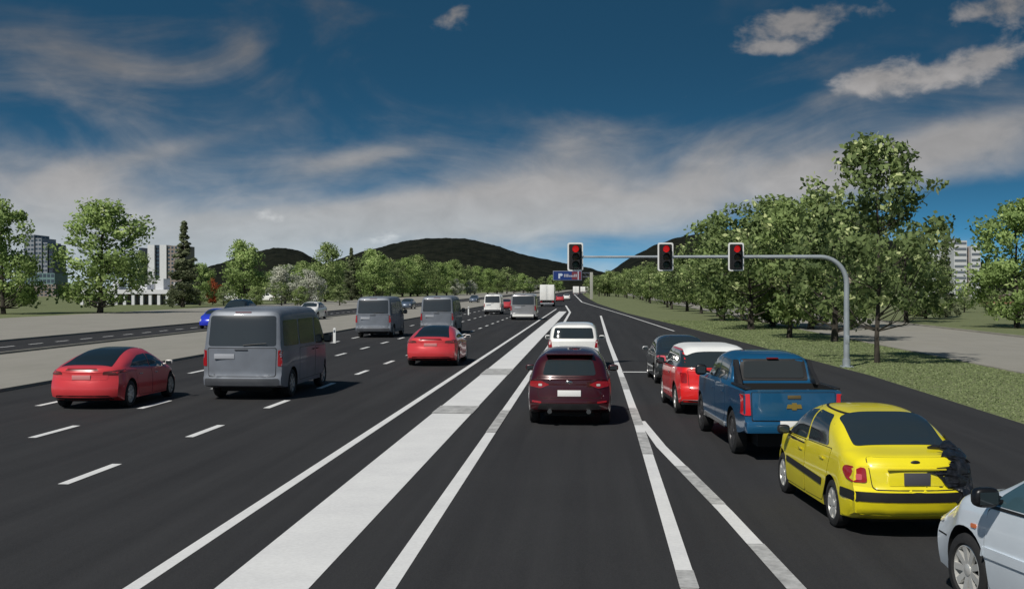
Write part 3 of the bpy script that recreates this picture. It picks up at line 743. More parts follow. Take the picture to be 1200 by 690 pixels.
#PART2
# ------------------------------------------------------------------ vehicles
def suv():
    sp = dict(L=4.4, W=.91, R=.345, wy=(-1.32, 1.32), tw=.22, n=4.2, tum=.34, rear_k=.24,
        top=[(-2.2, 1.02), (-2.12, 1.13), (-1.86, 1.47), (-1.72, 1.555), (-1.3, 1.61), (-.4, 1.64), (.3, 1.61), (.75, 1.50), (1.35, 1.13), (1.9, 1.0), (2.2, .82)],
        belt=[(-2.2, .98), (-1.6, 1.06), (.9, .98), (1.6, .92), (2.2, .75)], bot=[(-2.2, .36), (-1.8, .26), (1.8, .24), (2.2, .30)],
        plan=[(-2.2, .87), (-1.7, .91), (1.5, .91), (2.2, .82)], rear=[(.2, .07), (.34, .0), (.52, -.03), (.66, .0), (.8, .02), (.95, .03), (1.1, .0)], front=[(.2, .05), (.5, 0), (.9, .1)])
    paint = paint_mat('maroon_paint', (.045, .0025, .006), .15, .3)
    root = empty('suv'); b, v = make_body(root, sp, paint)
    rw = rpoly([(-.58, 1.10), (.58, 1.10), (.50, 1.42), (-.50, 1.42)], .07)
    rwn = drape('rear_window', v, rw, 'B', M_glass, root, off=.004)
    sp_ = bmesh.new(); box(sp_, -.52, .52, -1.98, -1.72, 1.53, 1.56, .012); build('roof_spoiler', sp_, paint, root)
    bm = bmesh.new(); box(bm, -.07, .42, -2.045, -2.03, 1.125, 1.14, .004); build('wiper', bm, M_black, rwn)
    hatch = rpoly([(-.66, .62), (.66, .62), (.70, 1.06), (-.70, 1.06)], .06)
    drape('tailgate_gap', v, [tuple(p) for p in rpoly(seam(hatch, .01), .05)], 'B', M_seam, root, off=.0015, h=.1)
    tg = drape('tailgate', v, hatch, 'B', paint, root, off=.005, h=.08)
    for s in (-1, 1):
        tl = [(s * .42, .90), (s * .60, .98), (s * .84, .97), (s * .85, .86), (s * .62, .82)]
        drape('tail_light', v, rpoly(tl if s > 0 else tl[::-1], .03), 'B', M_red, root, off=.014)
        rl = [(s * .58, .87), (s * .66, .87), (s * .66, .92), (s * .58, .92)]
        drape('reversing_light', v, rpoly(rl if s > 0 else rl[::-1], .02), 'B', M_clear, root, off=.022)
        rf = [(s * .60, .50), (s * .80, .52), (s * .80, .56), (s * .60, .54)]
        drape('reflector', v, rpoly(rf if s > 0 else rf[::-1], .012), 'B', M_red, root, off=.012)
        bm = bmesh.new(); tube(bm, [(s * .42, -2.1, .33), (s * .42, -2.23, .33)], [.045, .05], 14); build('exhaust_pipe', bm, M_chrome, root)
        mirror(root, .86, .78, 1.08, paint, s, (.24, .14, .15))
    drape('bumper_skirt', v, rpoly([(-.70, .37), (.70, .37), (.62, .50), (-.62, .50)], .04), 'B', M_black, root, off=.010)
    plate(tg, v, .72, M_plate, .50, .13)
    em = bmesh.new(); hit = v.ray_cast(Vector((0, -9, .96)), Vector((0, 1, 0)))[0]
    bmesh.ops.create_uvsphere(em, u_segments=20, v_segments=8, radius=1)
    for q in em.verts: q.co = Vector((q.co.x * .075, hit.y - .004 + q.co.y * .014, .96 + q.co.z * .033))
    build('emblem', em, M_chrome, tg)
    both('side_window', v, rpoly([(-.95, 1.12), (.1, 1.08), (.1, 1.50), (-.9, 1.50)], .06), M_glass, root)
    both('side_window', v, rpoly([(.16, 1.08), (1.05, 1.06), (.45, 1.48), (.16, 1.5)], .04), M_glass, root)
    both('quarter_window', v, rpoly([(-1.62, 1.2), (-1.02, 1.13), (-1.0, 1.48), (-1.4, 1.46)], .04), M_glass, root)
    drape('windscreen', v, rpoly([(-.68, 1.16), (.68, 1.16), (.58, 1.52), (-.58, 1.52)], .06), 'F', M_glass, root)
    add_wheels(root, sp, 5); underside(root, sp); return root

def sedan(paint, L=4.24, W=.85, H=1.46, name='car'):
    sp = dict(L=L, W=W, R=.30, wy=(-1.22, 1.27), tw=.185, n=4.0, tum=.26, rear_k=.22, front_k=.45,
        top=[(-L/2, .90), (-2.03, 1.0), (-1.8, 1.04), (-1.62, 1.07), (-1.40, 1.15), (-1.0, 1.36), (-.75, H - .03), (-.2, H), (.25, H - .02), (.55, H - .09), (1.12, 1.04), (1.6, .95), (1.95, .84), (L/2, .68)],
        belt=[(-L/2, .86), (-1.7, .95), (0, .92), (1.1, .88), (1.8, .78), (L/2, .62)], bot=[(-L/2, .30), (-1.8, .2), (1.8, .19), (L/2, .25)],
        plan=[(-L/2, W - .07), (-1.5, W), (1.3, W), (L/2, W - .12)], rear=[(.2, .06), (.32, .0), (.5, -.05), (.60, -.045), (.63, .0), (.8, .015), (1.0, .05)], front=[(.2, .05), (.5, 0), (.8, .12)])
    root = empty(name); b, v = make_body(root, sp, paint); return sp, root, b, v

def sedan_sides(root, v, paint, sp, hm=None):
    for s in 'LR':
        door(root, v, [(-.98, .50), (-.80, .27), (.0, .25), (.0, .95), (-1.16, .98)], paint, s, (-.82, .83), hm=hm)
        door(root, v, [(.03, .25), (.98, .25), (1.02, .60), (1.0, .92), (.03, .94)], paint, s, (.22, .81), hm=hm)
    both('side_window', v, rpoly([(-.98, 1.0), (-.02, .965), (-.02, 1.375), (-.66, 1.36)], .07), M_glass, root, off=.005)
    both('side_window', v, rpoly([(.04, .965), (.98, .94), (.86, 1.03), (.40, 1.335), (.04, 1.375)], .05), M_glass, root, off=.005)
    drape('windscreen', v, rpoly([(-.66, 1.05), (.66, 1.05), (.56, 1.40), (-.56, 1.40)], .06), 'F', M_glass, root)

def yellow_car():
    paint = paint_mat('yellow_paint', (.82, .70, .012), .0, .35)
    sp, root, b, v = sedan(paint)
    sedan_sides(root, v, paint, sp)
    both('side_moulding', v, rpoly([(-.82, .47), (.93, .53), (.93, .61), (-.85, .56)], .015), M_black, root, off=.016)
    rw = drape('rear_window', v, rpoly([(-1.40, 0), (-.66, 0)], 0) if 0 else rpoly([(-.63, -1.56), (.63, -1.56), (.60, -.80), (-.60, -.80)], .09), 'T', M_glass, root, off=.006)
    tg = drape('boot_lid_gap', v, rpoly([(-.56, .605), (.56, .605), (.62, .99), (-.62, .99)], .06), 'B', M_seam, root, off=.0015)
    lid = drape('boot_lid', v, rpoly([(-.55, .615), (.55, .615), (.61, .985), (-.61, .985)], .06), 'B', paint, root, off=.006)
    drape('plate_recess', v, rpoly([(-.36, .66), (.36, .66), (.36, .84), (-.36, .84)], .03), 'B', paint, lid, off=.012)
    bm = bmesh.new(); hy = v.ray_cast(Vector((0, -9, .86)), Vector((0, 1, 0)))[0].y
    box(bm, -.38, .38, hy - .04, hy, .852, .872, .006); build('boot_trim', bm, paint_mat('yellow_trim', (.62, .52, .02), 0, .4), lid)
    plate(lid, v, .745, M_plate_d, .34, .15)
    em = bmesh.new(); hit = v.ray_cast(Vector((0, -9, .935)), Vector((0, 1, 0)))[0]
    bmesh.ops.create_uvsphere(em, u_segments=20, v_segments=8, radius=1)
    for q in em.verts: q.co = Vector((q.co.x * .065, hit.y - .006 + q.co.y * .012, .935 + q.co.z * .028))
    build('emblem', em, M_black, lid)
    for s in (-1, 1):
        tl = [(s * .62, .69), (s * .80, .69), (s * .82, .80), (s * .80, .87), (s * .63, .87)]
        if s < 0:
            t = drape('tail_light', v, rpoly(tl[::-1], .04), 'B', M_red, root, off=.014)
            drape('light_segment', v, rpoly([(-.745, .72), (-.675, .72), (-.675, .79), (-.745, .79)], .02), 'B', M_pinkl, t, off=.02)
    drape('bumper_band', v, rpoly([(-.84, .47), (.84, .47), (.84, .585), (-.84, .585)], .02), 'B', M_black, root, off=.014)
    both('bumper_band', v, rpoly([(-2.0, .48), (-1.62, .48), (-1.62, .585), (-2.0, .585)], .02), M_black, root, off=.012)
    drape('bumper', v, rpoly([(-.82, .24), (.82, .24), (.82, .455), (-.82, .455)], .03), 'B', paint, root, off=.012)
    for s in (-1, 1): mirror(root, .83, .82, 1.0, M_black, s, (.19, .12, .13))
    both('front_light', v, rpoly([(1.72, .62), (1.98, .60), (1.96, .74), (1.68, .76)], .03), M_clear, root, off=.012)
    both('roof_gutter', v, rpoly([(-.9, 1.385), (.3, 1.42), (.3, 1.43), (-.9, 1.40)], .003), M_seam, root, off=.004)
    # torn and crushed right rear corner, bare black plastic and metal
    rg = random.Random(5)
    def jag(pts, a): return [(p[0] + rg.uniform(-a, a), p[1] + rg.uniform(-a, a)) for p in pts]
    cr_ = jag([(.40, 1.00), (.48, .93), (.43, .88), (.55, .84), (.50, .76), (.58, .70), (.47, .62), (.60, .57), (.52, .47), (.66, .42), (.60, .34), (.80, .30), (.85, .6), (.82, 1.0), (.62, 1.05)], .012)
    dc = drape('crushed_corner', v, cr_, 'B', M_wreck, root, off=.012, h=.035, rough=.022, seed=3, smooth=12)
    sd = jag([(-2.1, .32), (-1.72, .36), (-1.62, .5), (-1.70, .62), (-1.50, .74), (-1.62, .9), (-1.38, 1.0), (-1.55, 1.08), (-2.1, 1.0)], .015)
    drape('crushed_flank', v, sd, 'R', M_wreck, root, off=.012, h=.035, rough=.028, seed=9, smooth=12)
    drape('crushed_boot_edge', v, jag([(.38, -1.98), (.5, -1.78), (.44, -1.7), (.62, -1.45), (.86, -1.3), (.86, -2.0)], .012), 'T', M_wreck, root, off=.012, h=.035, rough=.02, seed=4, smooth=12)
    for k in range(3):
        a = Vector((rg.uniform(.66, .84), rg.uniform(-2.12, -1.85), rg.uniform(.40, .98)))
        d = Vector((rg.uniform(-.2, .5), rg.uniform(-.7, .0), rg.uniform(-.4, .35))) * rg.uniform(.10, .2); n = Vector((rg.uniform(-1, 1), rg.uniform(-1, 1), rg.uniform(-1, 1))) * .05
        bm = bmesh.new(); bm.faces.new([bm.verts.new(q) for q in (a, a + n, a + d, a + d * .4 - n * .6)])
        bmesh.ops.solidify(bm, geom=bm.faces[:], thickness=.008); build('torn_panel', bm, M_wreck, root, 0)
    add_wheels(root, sp, 6, M_rim2); underside(root, sp); return root
M_wreck = mat('torn_black_metal', (.018, .020, .026), .42, .35, .3, var=.6, vscale=18, bump=.5, bscale=30)
M_rim2 = mat('rim_silver', (.62, .62, .60), .35, .4)

def silver_car():
    paint = paint_mat('silver_blue_paint', (.70, .77, .84), .2, .3)
    L, W, H = 4.45, .87, 1.43
    sp = dict(L=L, W=W, R=.31, wy=(-1.28, 1.32), tw=.195, n=4.0, tum=.24, rear_k=.2, front_k=.42,
        top=[(-L/2, .90), (-2.1, 1.0), (-1.7, 1.05), (-1.55, 1.08), (-.9, 1.36), (-.6, H - .02), (0, H), (.25, H - .02), (.5, H - .10), (1.15, 1.01), (1.6, .94), (1.95, .84), (L/2, .66)],
        belt=[(-L/2, .86), (-1.7, .93), (0, .91), (1.1, .88), (1.8, .80), (L/2, .60)], bot=[(-L/2, .30), (-1.8, .2), (1.8, .19), (L/2, .23)],
        plan=[(-L/2, W - .07), (-1.5, W), (1.45, W), (L/2, W - .10)], rear=[(.2, .06), (.5, -.03), (1.0, .05)], front=[(.2, .05), (.5, 0), (.8, .14)])
    root = empty('car'); b, v = make_body(root, sp, paint)
    for s in 'LR':
        door(root, v, [(-1.0, .50), (-.82, .25), (-.03, .24), (-.03, .92), (-1.1, .94)], paint, s, (-.85, .80))
        door(root, v, [(.0, .24), (.94, .24), (.99, .60), (.97, .885), (.0, .91)], paint, s, (.18, .78))
    both('side_moulding', v, rpoly([(-.9, .50), (.97, .50), (.97, .58), (-.9, .58)], .015), paint, root, off=.02)
    both('wing_moulding', v, rpoly([(1.02, .50), (1.0, .58), (.99, .585), (1.01, .495)], .002), paint, root, off=.02)
    both('side_window', v, rpoly([(-1.0, .96), (-.06, .945), (-.06, 1.35), (-.68, 1.32)], .07), M_glass_s, root, off=.005)
    both('side_window', v, rpoly([(.0, .945), (.90, .925), (.86, 1.0), (.40, 1.30), (.0, 1.35)], .05), M_glass_s, root, off=.005)
    both('window_corner', v, rpoly([(.90, .925), (1.02, .92), (.90, 1.0), (.86, 1.0)], .01), M_black, root, off=.008)
    both('window_trim', v, rpoly([(-1.05, .925), (1.04, .895), (1.04, .915), (-1.05, .945)], .005), M_black, root, off=.012)
    drape('windscreen', v, rpoly([(-.68, .99), (.68, .99), (.57, 1.375), (-.57, 1.375)], .06), 'F', M_glass, root, off=.005)
    both('indicator', v, rpoly([(1.12, .695), (1.20, .695), (1.20, .73), (1.12, .73)], .012), M_amber, root, off=.01)
    both('front_light', v, rpoly([(1.82, .62), (2.06, .61), (2.03, .75), (1.78, .77)], .03), M_clear, root, off=.012)
    both('bumper_gap', v, rpoly([(1.70, .52), (2.1, .52), (2.1, .532), (1.70, .532)], .002), M_seam, root, off=.003)
    drape('bonnet_gap', v, rpoly([(-.64, .98), (-.625, .98), (-.60, 2.0), (-.615, 2.0)], .001) if 0 else rpoly([(-.70, 1.12), (-.685, 1.12), (-.60, 1.98), (-.615, 1.98)], .001), 'T', M_seam, root, off=.003, h=.05)
    drape('rear_window', v, rpoly([(-.63, -1.5), (.63, -1.5), (.58, -.75), (-.58, -.75)], .09), 'T', M_glass, root, off=.006)
    for s in (-1, 1): mirror(root, .85, .80, 1.01, M_mirr, s, (.22, .13, .16))
    for s in (-1, 1):
        tl = [(s * .58, .68), (s * .82, .68), (s * .82, .85), (s * .58, .85)]
        drape('tail_light', v, rpoly(tl if s > 0 else tl[::-1], .03), 'B', M_red, root, off=.012)
    plate(root, v, .6, M_plate)
    add_wheels(root, sp, 9, M_rim2); underside(root, sp); return root
M_glass_s = mat('tinted_side_glass', (.05, .10, .125), .06, 0, .6)
M_mirr = mat('black_plastic', (.006, .006, .007), .35)

def coupe():
    L, W, H = 4.69, .925, 1.44
    paint = paint_mat('red_paint', (.68, .055, .065), .1, .28, .6)
    sp = dict(L=L, W=W, R=.335, wy=(-1.42, 1.45), tw=.22, n=3.6, tum=.30, rear_k=.34, front_k=.5, inset=.04,
        top=[(-L/2, .93), (-2.22, 1.035), (-2.0, 1.085), (-1.75, 1.14), (-1.2, 1.31), (-.6, 1.42), (-.1, H), (.3, 1.42), (.7, 1.30), (1.4, .95), (1.9, .80), (L/2, .60)],
        belt=[(-L/2, .90), (-1.7, .93), (0, .88), (1.2, .82), (1.9, .72), (L/2, .55)], bot=[(-L/2, .30), (-1.9, .2), (1.9, .18), (L/2, .22)],
        plan=[(-L/2, W - .08), (-1.6, W), (-.2, W - .02), (1.5, W), (L/2, W - .10)], rear=[(.2, .10), (.34, .0), (.5, -.03), (.66, .0), (.78, .04), (.86, .05), (1.0, -.01)], front=[(.2, .05), (.5, 0), (.8, .2)])
    root = empty('coupe'); b, v = make_body(root, sp, paint)
    for s in 'LR':
        door(root, v, [(-.98, .50), (-.86, .28), (.02, .25), (.02, .88), (-1.1, .93)], paint, s, (-.80, .80), hm=M_chrome)
        door(root, v, [(.05, .25), (1.05, .25), (1.1, .55), (1.08, .83), (.05, .88)], paint, s, (.3, .77), hm=M_chrome)
    both('side_window', v, rpoly([(-1.28, 1.01), (-.0, .94), (-.0, 1.27), (-.55, 1.25), (-1.0, 1.15)], .05), M_glass, root, off=.005)
    both('side_window', v, rpoly([(.04, .94), (1.12, .88), (.66, 1.13), (.32, 1.24), (.04, 1.27)], .04), M_glass, root, off=.005)
    both('window_trim', v, rpoly([(-1.36, 1.005), (1.16, .865), (1.16, .88), (-1.36, 1.022)], .004), M_chrome, root, off=.008)
    drape('glass_roof', v, rpoly([(-.64, -2.02), (.64, -2.02), (.53, -1.2), (.43, -.3), (.43, .28), (-.43, .28), (-.43, -.3), (-.53, -1.2)], .06), 'T', M_glass_b, root, off=.006)
    drape('windscreen', v, rpoly([(-.62, .98), (.62, .98), (.50, 1.38), (-.50, 1.38)], .06), 'F', M_glass, root, off=.006)
    lid = drape('boot_lid', v, rpoly([(-.62, .74), (.62, .74), (.64, 1.0), (-.64, 1.0)], .05), 'B', paint, root, off=.006)
    drape('plate_recess', v, rpoly([(-.42, .955), (.42, .955), (.36, 1.015), (-.36, 1.015)], .02), 'B', M_brk, lid, off=.010)
    for s in (-1, 1):
        tl = [(s * .50, .86), (s * .52, .93), (s * .88, .97), (s * .90, .87)]
        drape('tail_light', v, rpoly(tl if s > 0 else tl[::-1], .02), 'B', M_tl_dark, root, off=.014)
        mirror(root, .90, .98, .98, M_mirw, s, (.20, .13, .13))
    drape('bumper_skirt', v, rpoly([(-.72, .26), (.72, .26), (.66, .36), (-.66, .36)], .03), 'B', M_black, root, off=.012)
    plate(root, v, .80, paint_mat('pink_plate', (.60, .22, .22), 0, .5), .46, .11)
    both('front_light', v, rpoly([(1.92, .60), (2.2, .55), (2.15, .64), (1.9, .70)], .02), M_clear, root, off=.012)
    add_wheels(root, sp, 7, M_rim2); underside(root, sp); return root
M_brk = mat('high_brake_light', (.16, .008, .010), .25, coat=.4)
M_tl_dark = mat('smoked_lens', (.16, .045, .045), .2, coat=.5)
M_mirw = mat('pale_mirror_cap', (.70, .66, .64), .3)

def hatch():
    "small red hatchback with a white roof"
    L, W, H = 3.75, .85, 1.42
    paint = paint_mat('bright_red_paint', (.78, .018, .018), .0, .32)
    sp = dict(L=L, W=W, R=.31, wy=(-1.15, 1.25), tw=.19, n=6.0, tum=.22, rear_k=.20, front_k=.4, inset=.04,
        top=[(-L/2, .92), (-1.80, 1.0), (-1.55, 1.31), (-1.44, 1.385), (-1.0, 1.42), (0, H), (.45, 1.39), (.62, 1.33), (1.0, 1.02), (1.5, .95), (L/2, .78)],
        belt=[(-L/2, .88), (-1.4, .95), (.8, .92), (1.4, .86), (L/2, .70)], bot=[(-L/2, .28), (-1.5, .2), (1.5, .19), (L/2, .22)],
        plan=[(-L/2, W - .07), (-1.2, W), (1.2, W), (L/2, W - .10)], rear=[(.2, .06), (.4, -.02), (.55, -.02), (.62, .02), (.9, .03), (1.0, 0)], front=[(.2, .05), (.5, 0), (.8, .1)])
    root = empty('hatchback'); b, v = make_body(root, sp, paint)
    drape('roof_panel', v, rpoly([(-.66, -1.56), (.66, -1.56), (.66, .52), (-.66, .52)], .10), 'T', M_white, root, off=.012, h=.07)
    drape('rear_window', v, rpoly([(-.73, .985), (.73, .985), (.68, 1.33), (-.68, 1.33)], .05), 'B', M_glass, root, off=.006)
    both('side_window', v, rpoly([(-1.76, .99), (-.32, .96), (-.32, 1.31), (-1.58, 1.31)], .05), M_glass, root, off=.006)
    both('side_window', v, rpoly([(-.30, .96), (.92, .94), (.62, 1.22), (.52, 1.31), (-.30, 1.31)], .04), M_glass, root, off=.006)
    drape('windscreen', v, rpoly([(-.66, 1.03), (.66, 1.03), (.60, 1.34), (-.60, 1.34)], .05), 'F', M_glass, root, off=.006)
    for s in 'LR': door(root, v, [(-.52, .50), (-.45, .28), (.82, .26), (.84, .90), (-.52, .92)], paint, s, (-.32, .82), hm=M_chrome)
    drape('tailgate_gap', v, rpoly([(-.60, .545), (.60, .545), (.63, .965), (-.63, .965)], .05), 'B', M_seam, root, off=.0015)
    tg = drape('tailgate', v, rpoly([(-.59, .555), (.59, .555), (.62, .955), (-.62, .955)], .05), 'B', paint, root, off=.006)
    for s in (-1, 1):
        tl = [(s * .64, .68), (s * .76, .68), (s * .77, .88), (s * .65, .88)]
        t = drape('tail_light', v, rpoly(tl if s > 0 else tl[::-1], .03), 'B', M_red, root, off=.014)
        mirror(root, .82, .72, 1.0, M_mirr, s, (.2, .13, .15))
    drape('bumper_skirt', v, rpoly([(-.74, .22), (.74, .22), (.74, .33), (-.74, .33)], .03), 'B', M_rim, root, off=.012)
    both('sill_trim', v, rpoly([(-.80, .21), (.86, .21), (.86, .29), (-.80, .29)], .01), M_black, root, off=.012)
    plate(tg, v, .67, M_plate)
    bm = bmesh.new(); box(bm, -.14, .14, v.ray_cast(Vector((0, -9, .82)), Vector((0, 1, 0)))[0].y - .03, -1.5, .80, .825, .006); build('handle', bm, M_chrome, tg)
    add_wheels(root, sp, 8, M_rim2); underside(root, sp); return root

def pickup():
    L, W = 5.45, .98
    paint = paint_mat('blue_paint', (.010, .105, .235), .35, .34)
    sp = dict(L=L, W=W, R=.395, wy=(-1.55, 1.82), tw=.26, n=5.5, tum=.22, inset=.07, rear_k=.08, front_k=.3, flat=1,
        top=[(-L/2, 1.24), (-1.30, 1.25), (-1.24, 1.27), (-1.04, 1.70), (-.8, 1.76), (0, 1.79), (.45, 1.76), (.7, 1.68), (1.25, 1.30), (1.9, 1.24), (2.4, 1.2), (L/2, 1.0)],
        belt=[(-L/2, 1.20), (-1.2, 1.2), (1.2, 1.18), (2.2, 1.12), (L/2, .9)], bot=[(-L/2, .52), (-2.0, .42), (2.0, .40), (L/2, .46)],
        plan=[(-L/2, W - .03), (-1.2, W), (1.8, W), (L/2, W - .08)], rear=[(.4, .0), (.60, -.01), (.7, -.02), (1.2, 0)], front=[(.2, .05), (.7, 0), (1.1, .1)])
    bed = bmesh.new(); box(bed, -.80, .80, -2.62, -1.36, .82, 1.9)
    root = empty('pickup_truck'); b, v = make_body(root, sp, paint, [(bed, 1)])
    # bed liner edge and rear cab wall
    for s in (-1, 1):
        bm = bmesh.new(); box(bm, *sorted((s * .80, s * .93)), -2.66, -1.34, 1.235, 1.27, .012); build('bed_rail', bm, M_black, root)
        tl = [(s * .83, .80), (s * .955, .80), (s * .955, 1.16), (s * .85, 1.17)]
        drape('tail_light', v, rpoly(tl if s > 0 else tl[::-1], .02), 'B', M_redb, root, off=.022)
        # sail panels that run from the cab down to the bed sides
        vs = [(-1.12, 1.66), (-1.30, 1.48), (-1.62, 1.30), (-1.66, 1.245), (-1.0, 1.245), (-.98, 1.66)]
        bm = bmesh.new(); A = [bm.verts.new((s * (.84 - .10 * (z - 1.24)), y, z)) for y, z in vs]; B = [bm.verts.new((s * (.76 - .10 * (z - 1.24)), y, z)) for y, z in vs]
        bm.faces.new(A); bm.faces.new(B); 
        for i in range(6): bm.faces.new((A[i], A[(i + 1) % 6], B[(i + 1) % 6], B[i]))
        build('sail_panel', bm, M_black, root)
        mirror(root, .97, .95, 1.34, M_mirr, s, (.26, .14, .22))
    drape('rear_window', v, rpoly([(-.66, 1.36), (.66, 1.36), (.60, 1.72), (-.60, 1.72)], .05), 'B', M_black, root, off=.006) if 0 else None
    wy_ = -1.30
    pl = [(-.64, 1.33), (.64, 1.33), (.60, 1.63), (-.60, 1.63)]
    drape('window_frame', v, rpoly([(-.72, 1.28), (.72, 1.28), (.67, 1.67), (-.67, 1.67)], .06), 'B', M_black, root, off=.006, h=.05)
    drape('rear_window', v, rpoly(pl, .05), 'B', M_glass_p, root, off=.016, h=.05)
    bm = bmesh.new(); box(bm, -.12, .12, -1.12, -1.02, 1.675, 1.70, .006); build('high_brake_light', bm, M_brk, root)
    tg = drape('tailgate', v, rpoly([(-.80, .72), (.80, .72), (.81, 1.19), (-.81, 1.19)], .03), 'B', paint, root, off=.014)
    drape('tailgate_gap', v, rpoly([(-.815, .70), (.815, .70), (.825, 1.20), (-.825, 1.20)], .03), 'B', M_seam, root, off=.002)
    hit = v.ray_cast(Vector((0, -9, 1.0)), Vector((0, 1, 0)))[0]
    bm = bmesh.new(); vs = [(-.15, -.035), (-.045, -.035), (-.045, -.06), (.045, -.06), (.045, -.035), (.15, -.035), (.13, .035), (.045, .035), (.045, .06), (-.045, .06), (-.045, .035), (-.13, .035)]
    A = [bm.verts.new((x, hit.y - .034, .96 + z)) for x, z in vs]; B = [bm.verts.new((x, hit.y - .01, .96 + z)) for x, z in vs]
    bm.faces.new(A); bm.faces.new(B)
    for i in range(12): bm.faces.new((A[i], A[(i + 1) % 12], B[(i + 1) % 12], B[i]))
    build('emblem', bm, M_gold, tg)
    bm = bmesh.new(); box(bm, -.13, .13, hit.y - .03, hit.y, 1.09, 1.15, .01); build('handle', bm, mat('bronze_handle', (.12, .09, .04), .4), tg)
    bm = bmesh.new(); box(bm, -.95, .95, -L/2 - .13, -L/2 + .12, .50, .70, .05); bp = build('bumper', bm, paint, root)
    bm = bmesh.new(); box(bm, -.30, .06, -L/2 - .15, -L/2 - .125, .56, .72, .004); build('number_plate', bm, M_plate, bp)
    for s in 'LR':
        door(root, v, [(-.92, .62), (-.75, .48), (.02, .47), (.02, 1.20), (-.98, 1.20)], paint, s, (-.78, 1.06))
        door(root, v, [(.05, .47), (1.10, .47), (1.16, .8), (1.14, 1.18), (.05, 1.19)], paint, s, (.28, 1.05))
    both('side_window', v, rpoly([(-.86, 1.27), (.0, 1.26), (.0, 1.65), (-.80, 1.64)], .05), M_glass, root, off=.006)
    both('side_window', v, rpoly([(.05, 1.26), (1.08, 1.24), (.68, 1.53), (.5, 1.63), (.05, 1.65)], .05), M_glass, root, off=.006)
    drape('windscreen', v, rpoly([(-.78, 1.32), (.78, 1.32), (.68, 1.68), (-.68, 1.68)], .06), 'F', M_glass, root, off=.006)
    both('sill_step', v, rpoly([(-.95, .43), (1.2, .42), (1.2, .50), (-.95, .50)], .01), M_rim, root, off=.03)
    add_wheels(root, sp, 6, M_rim_dark); underside(root, sp); return root
M_redb = mat('tail_lens_bright', (.62, .012, .02), .15, coat=.6)
M_glass_p = mat('grey_rear_glass', (.035, .04, .042), .12, coat=.4)
M_rim_dark = mat('rim_dark', (.08, .08, .085), .4, .5)

def dark_car():
    paint = paint_mat('graphite_paint', (.035, .042, .045), .4, .3)
    sp, root, b, v = sedan(paint, 4.3, .87, 1.48)
    sedan_sides(root, v, paint, sp)
    drape('rear_window', v, rpoly([(-.63, -1.56), (.63, -1.56), (.60, -.80), (-.60, -.80)], .09), 'T', M_glass, root, off=.006)
    for s in (-1, 1):
        tl = [(s * .56, .72), (s * .80, .72), (s * .82, .90), (s * .58, .90)]
        drape('tail_light', v, rpoly(tl if s > 0 else tl[::-1], .04), 'B', M_pinkl, root, off=.014)
        mirror(root, .85, .82, 1.0, M_mirw2, s, (.2, .12, .13))
    drape('boot_lid', v, rpoly([(-.55, .615), (.55, .615), (.61, .985), (-.61, .985)], .06), 'B', paint, root, off=.006)
    plate(root, v, .745, M_plate); add_wheels(root, sp, 5); underside(root, sp); return root
M_mirw2 = mat('silver_mirror_cap', (.45, .46, .47), .3, .4)

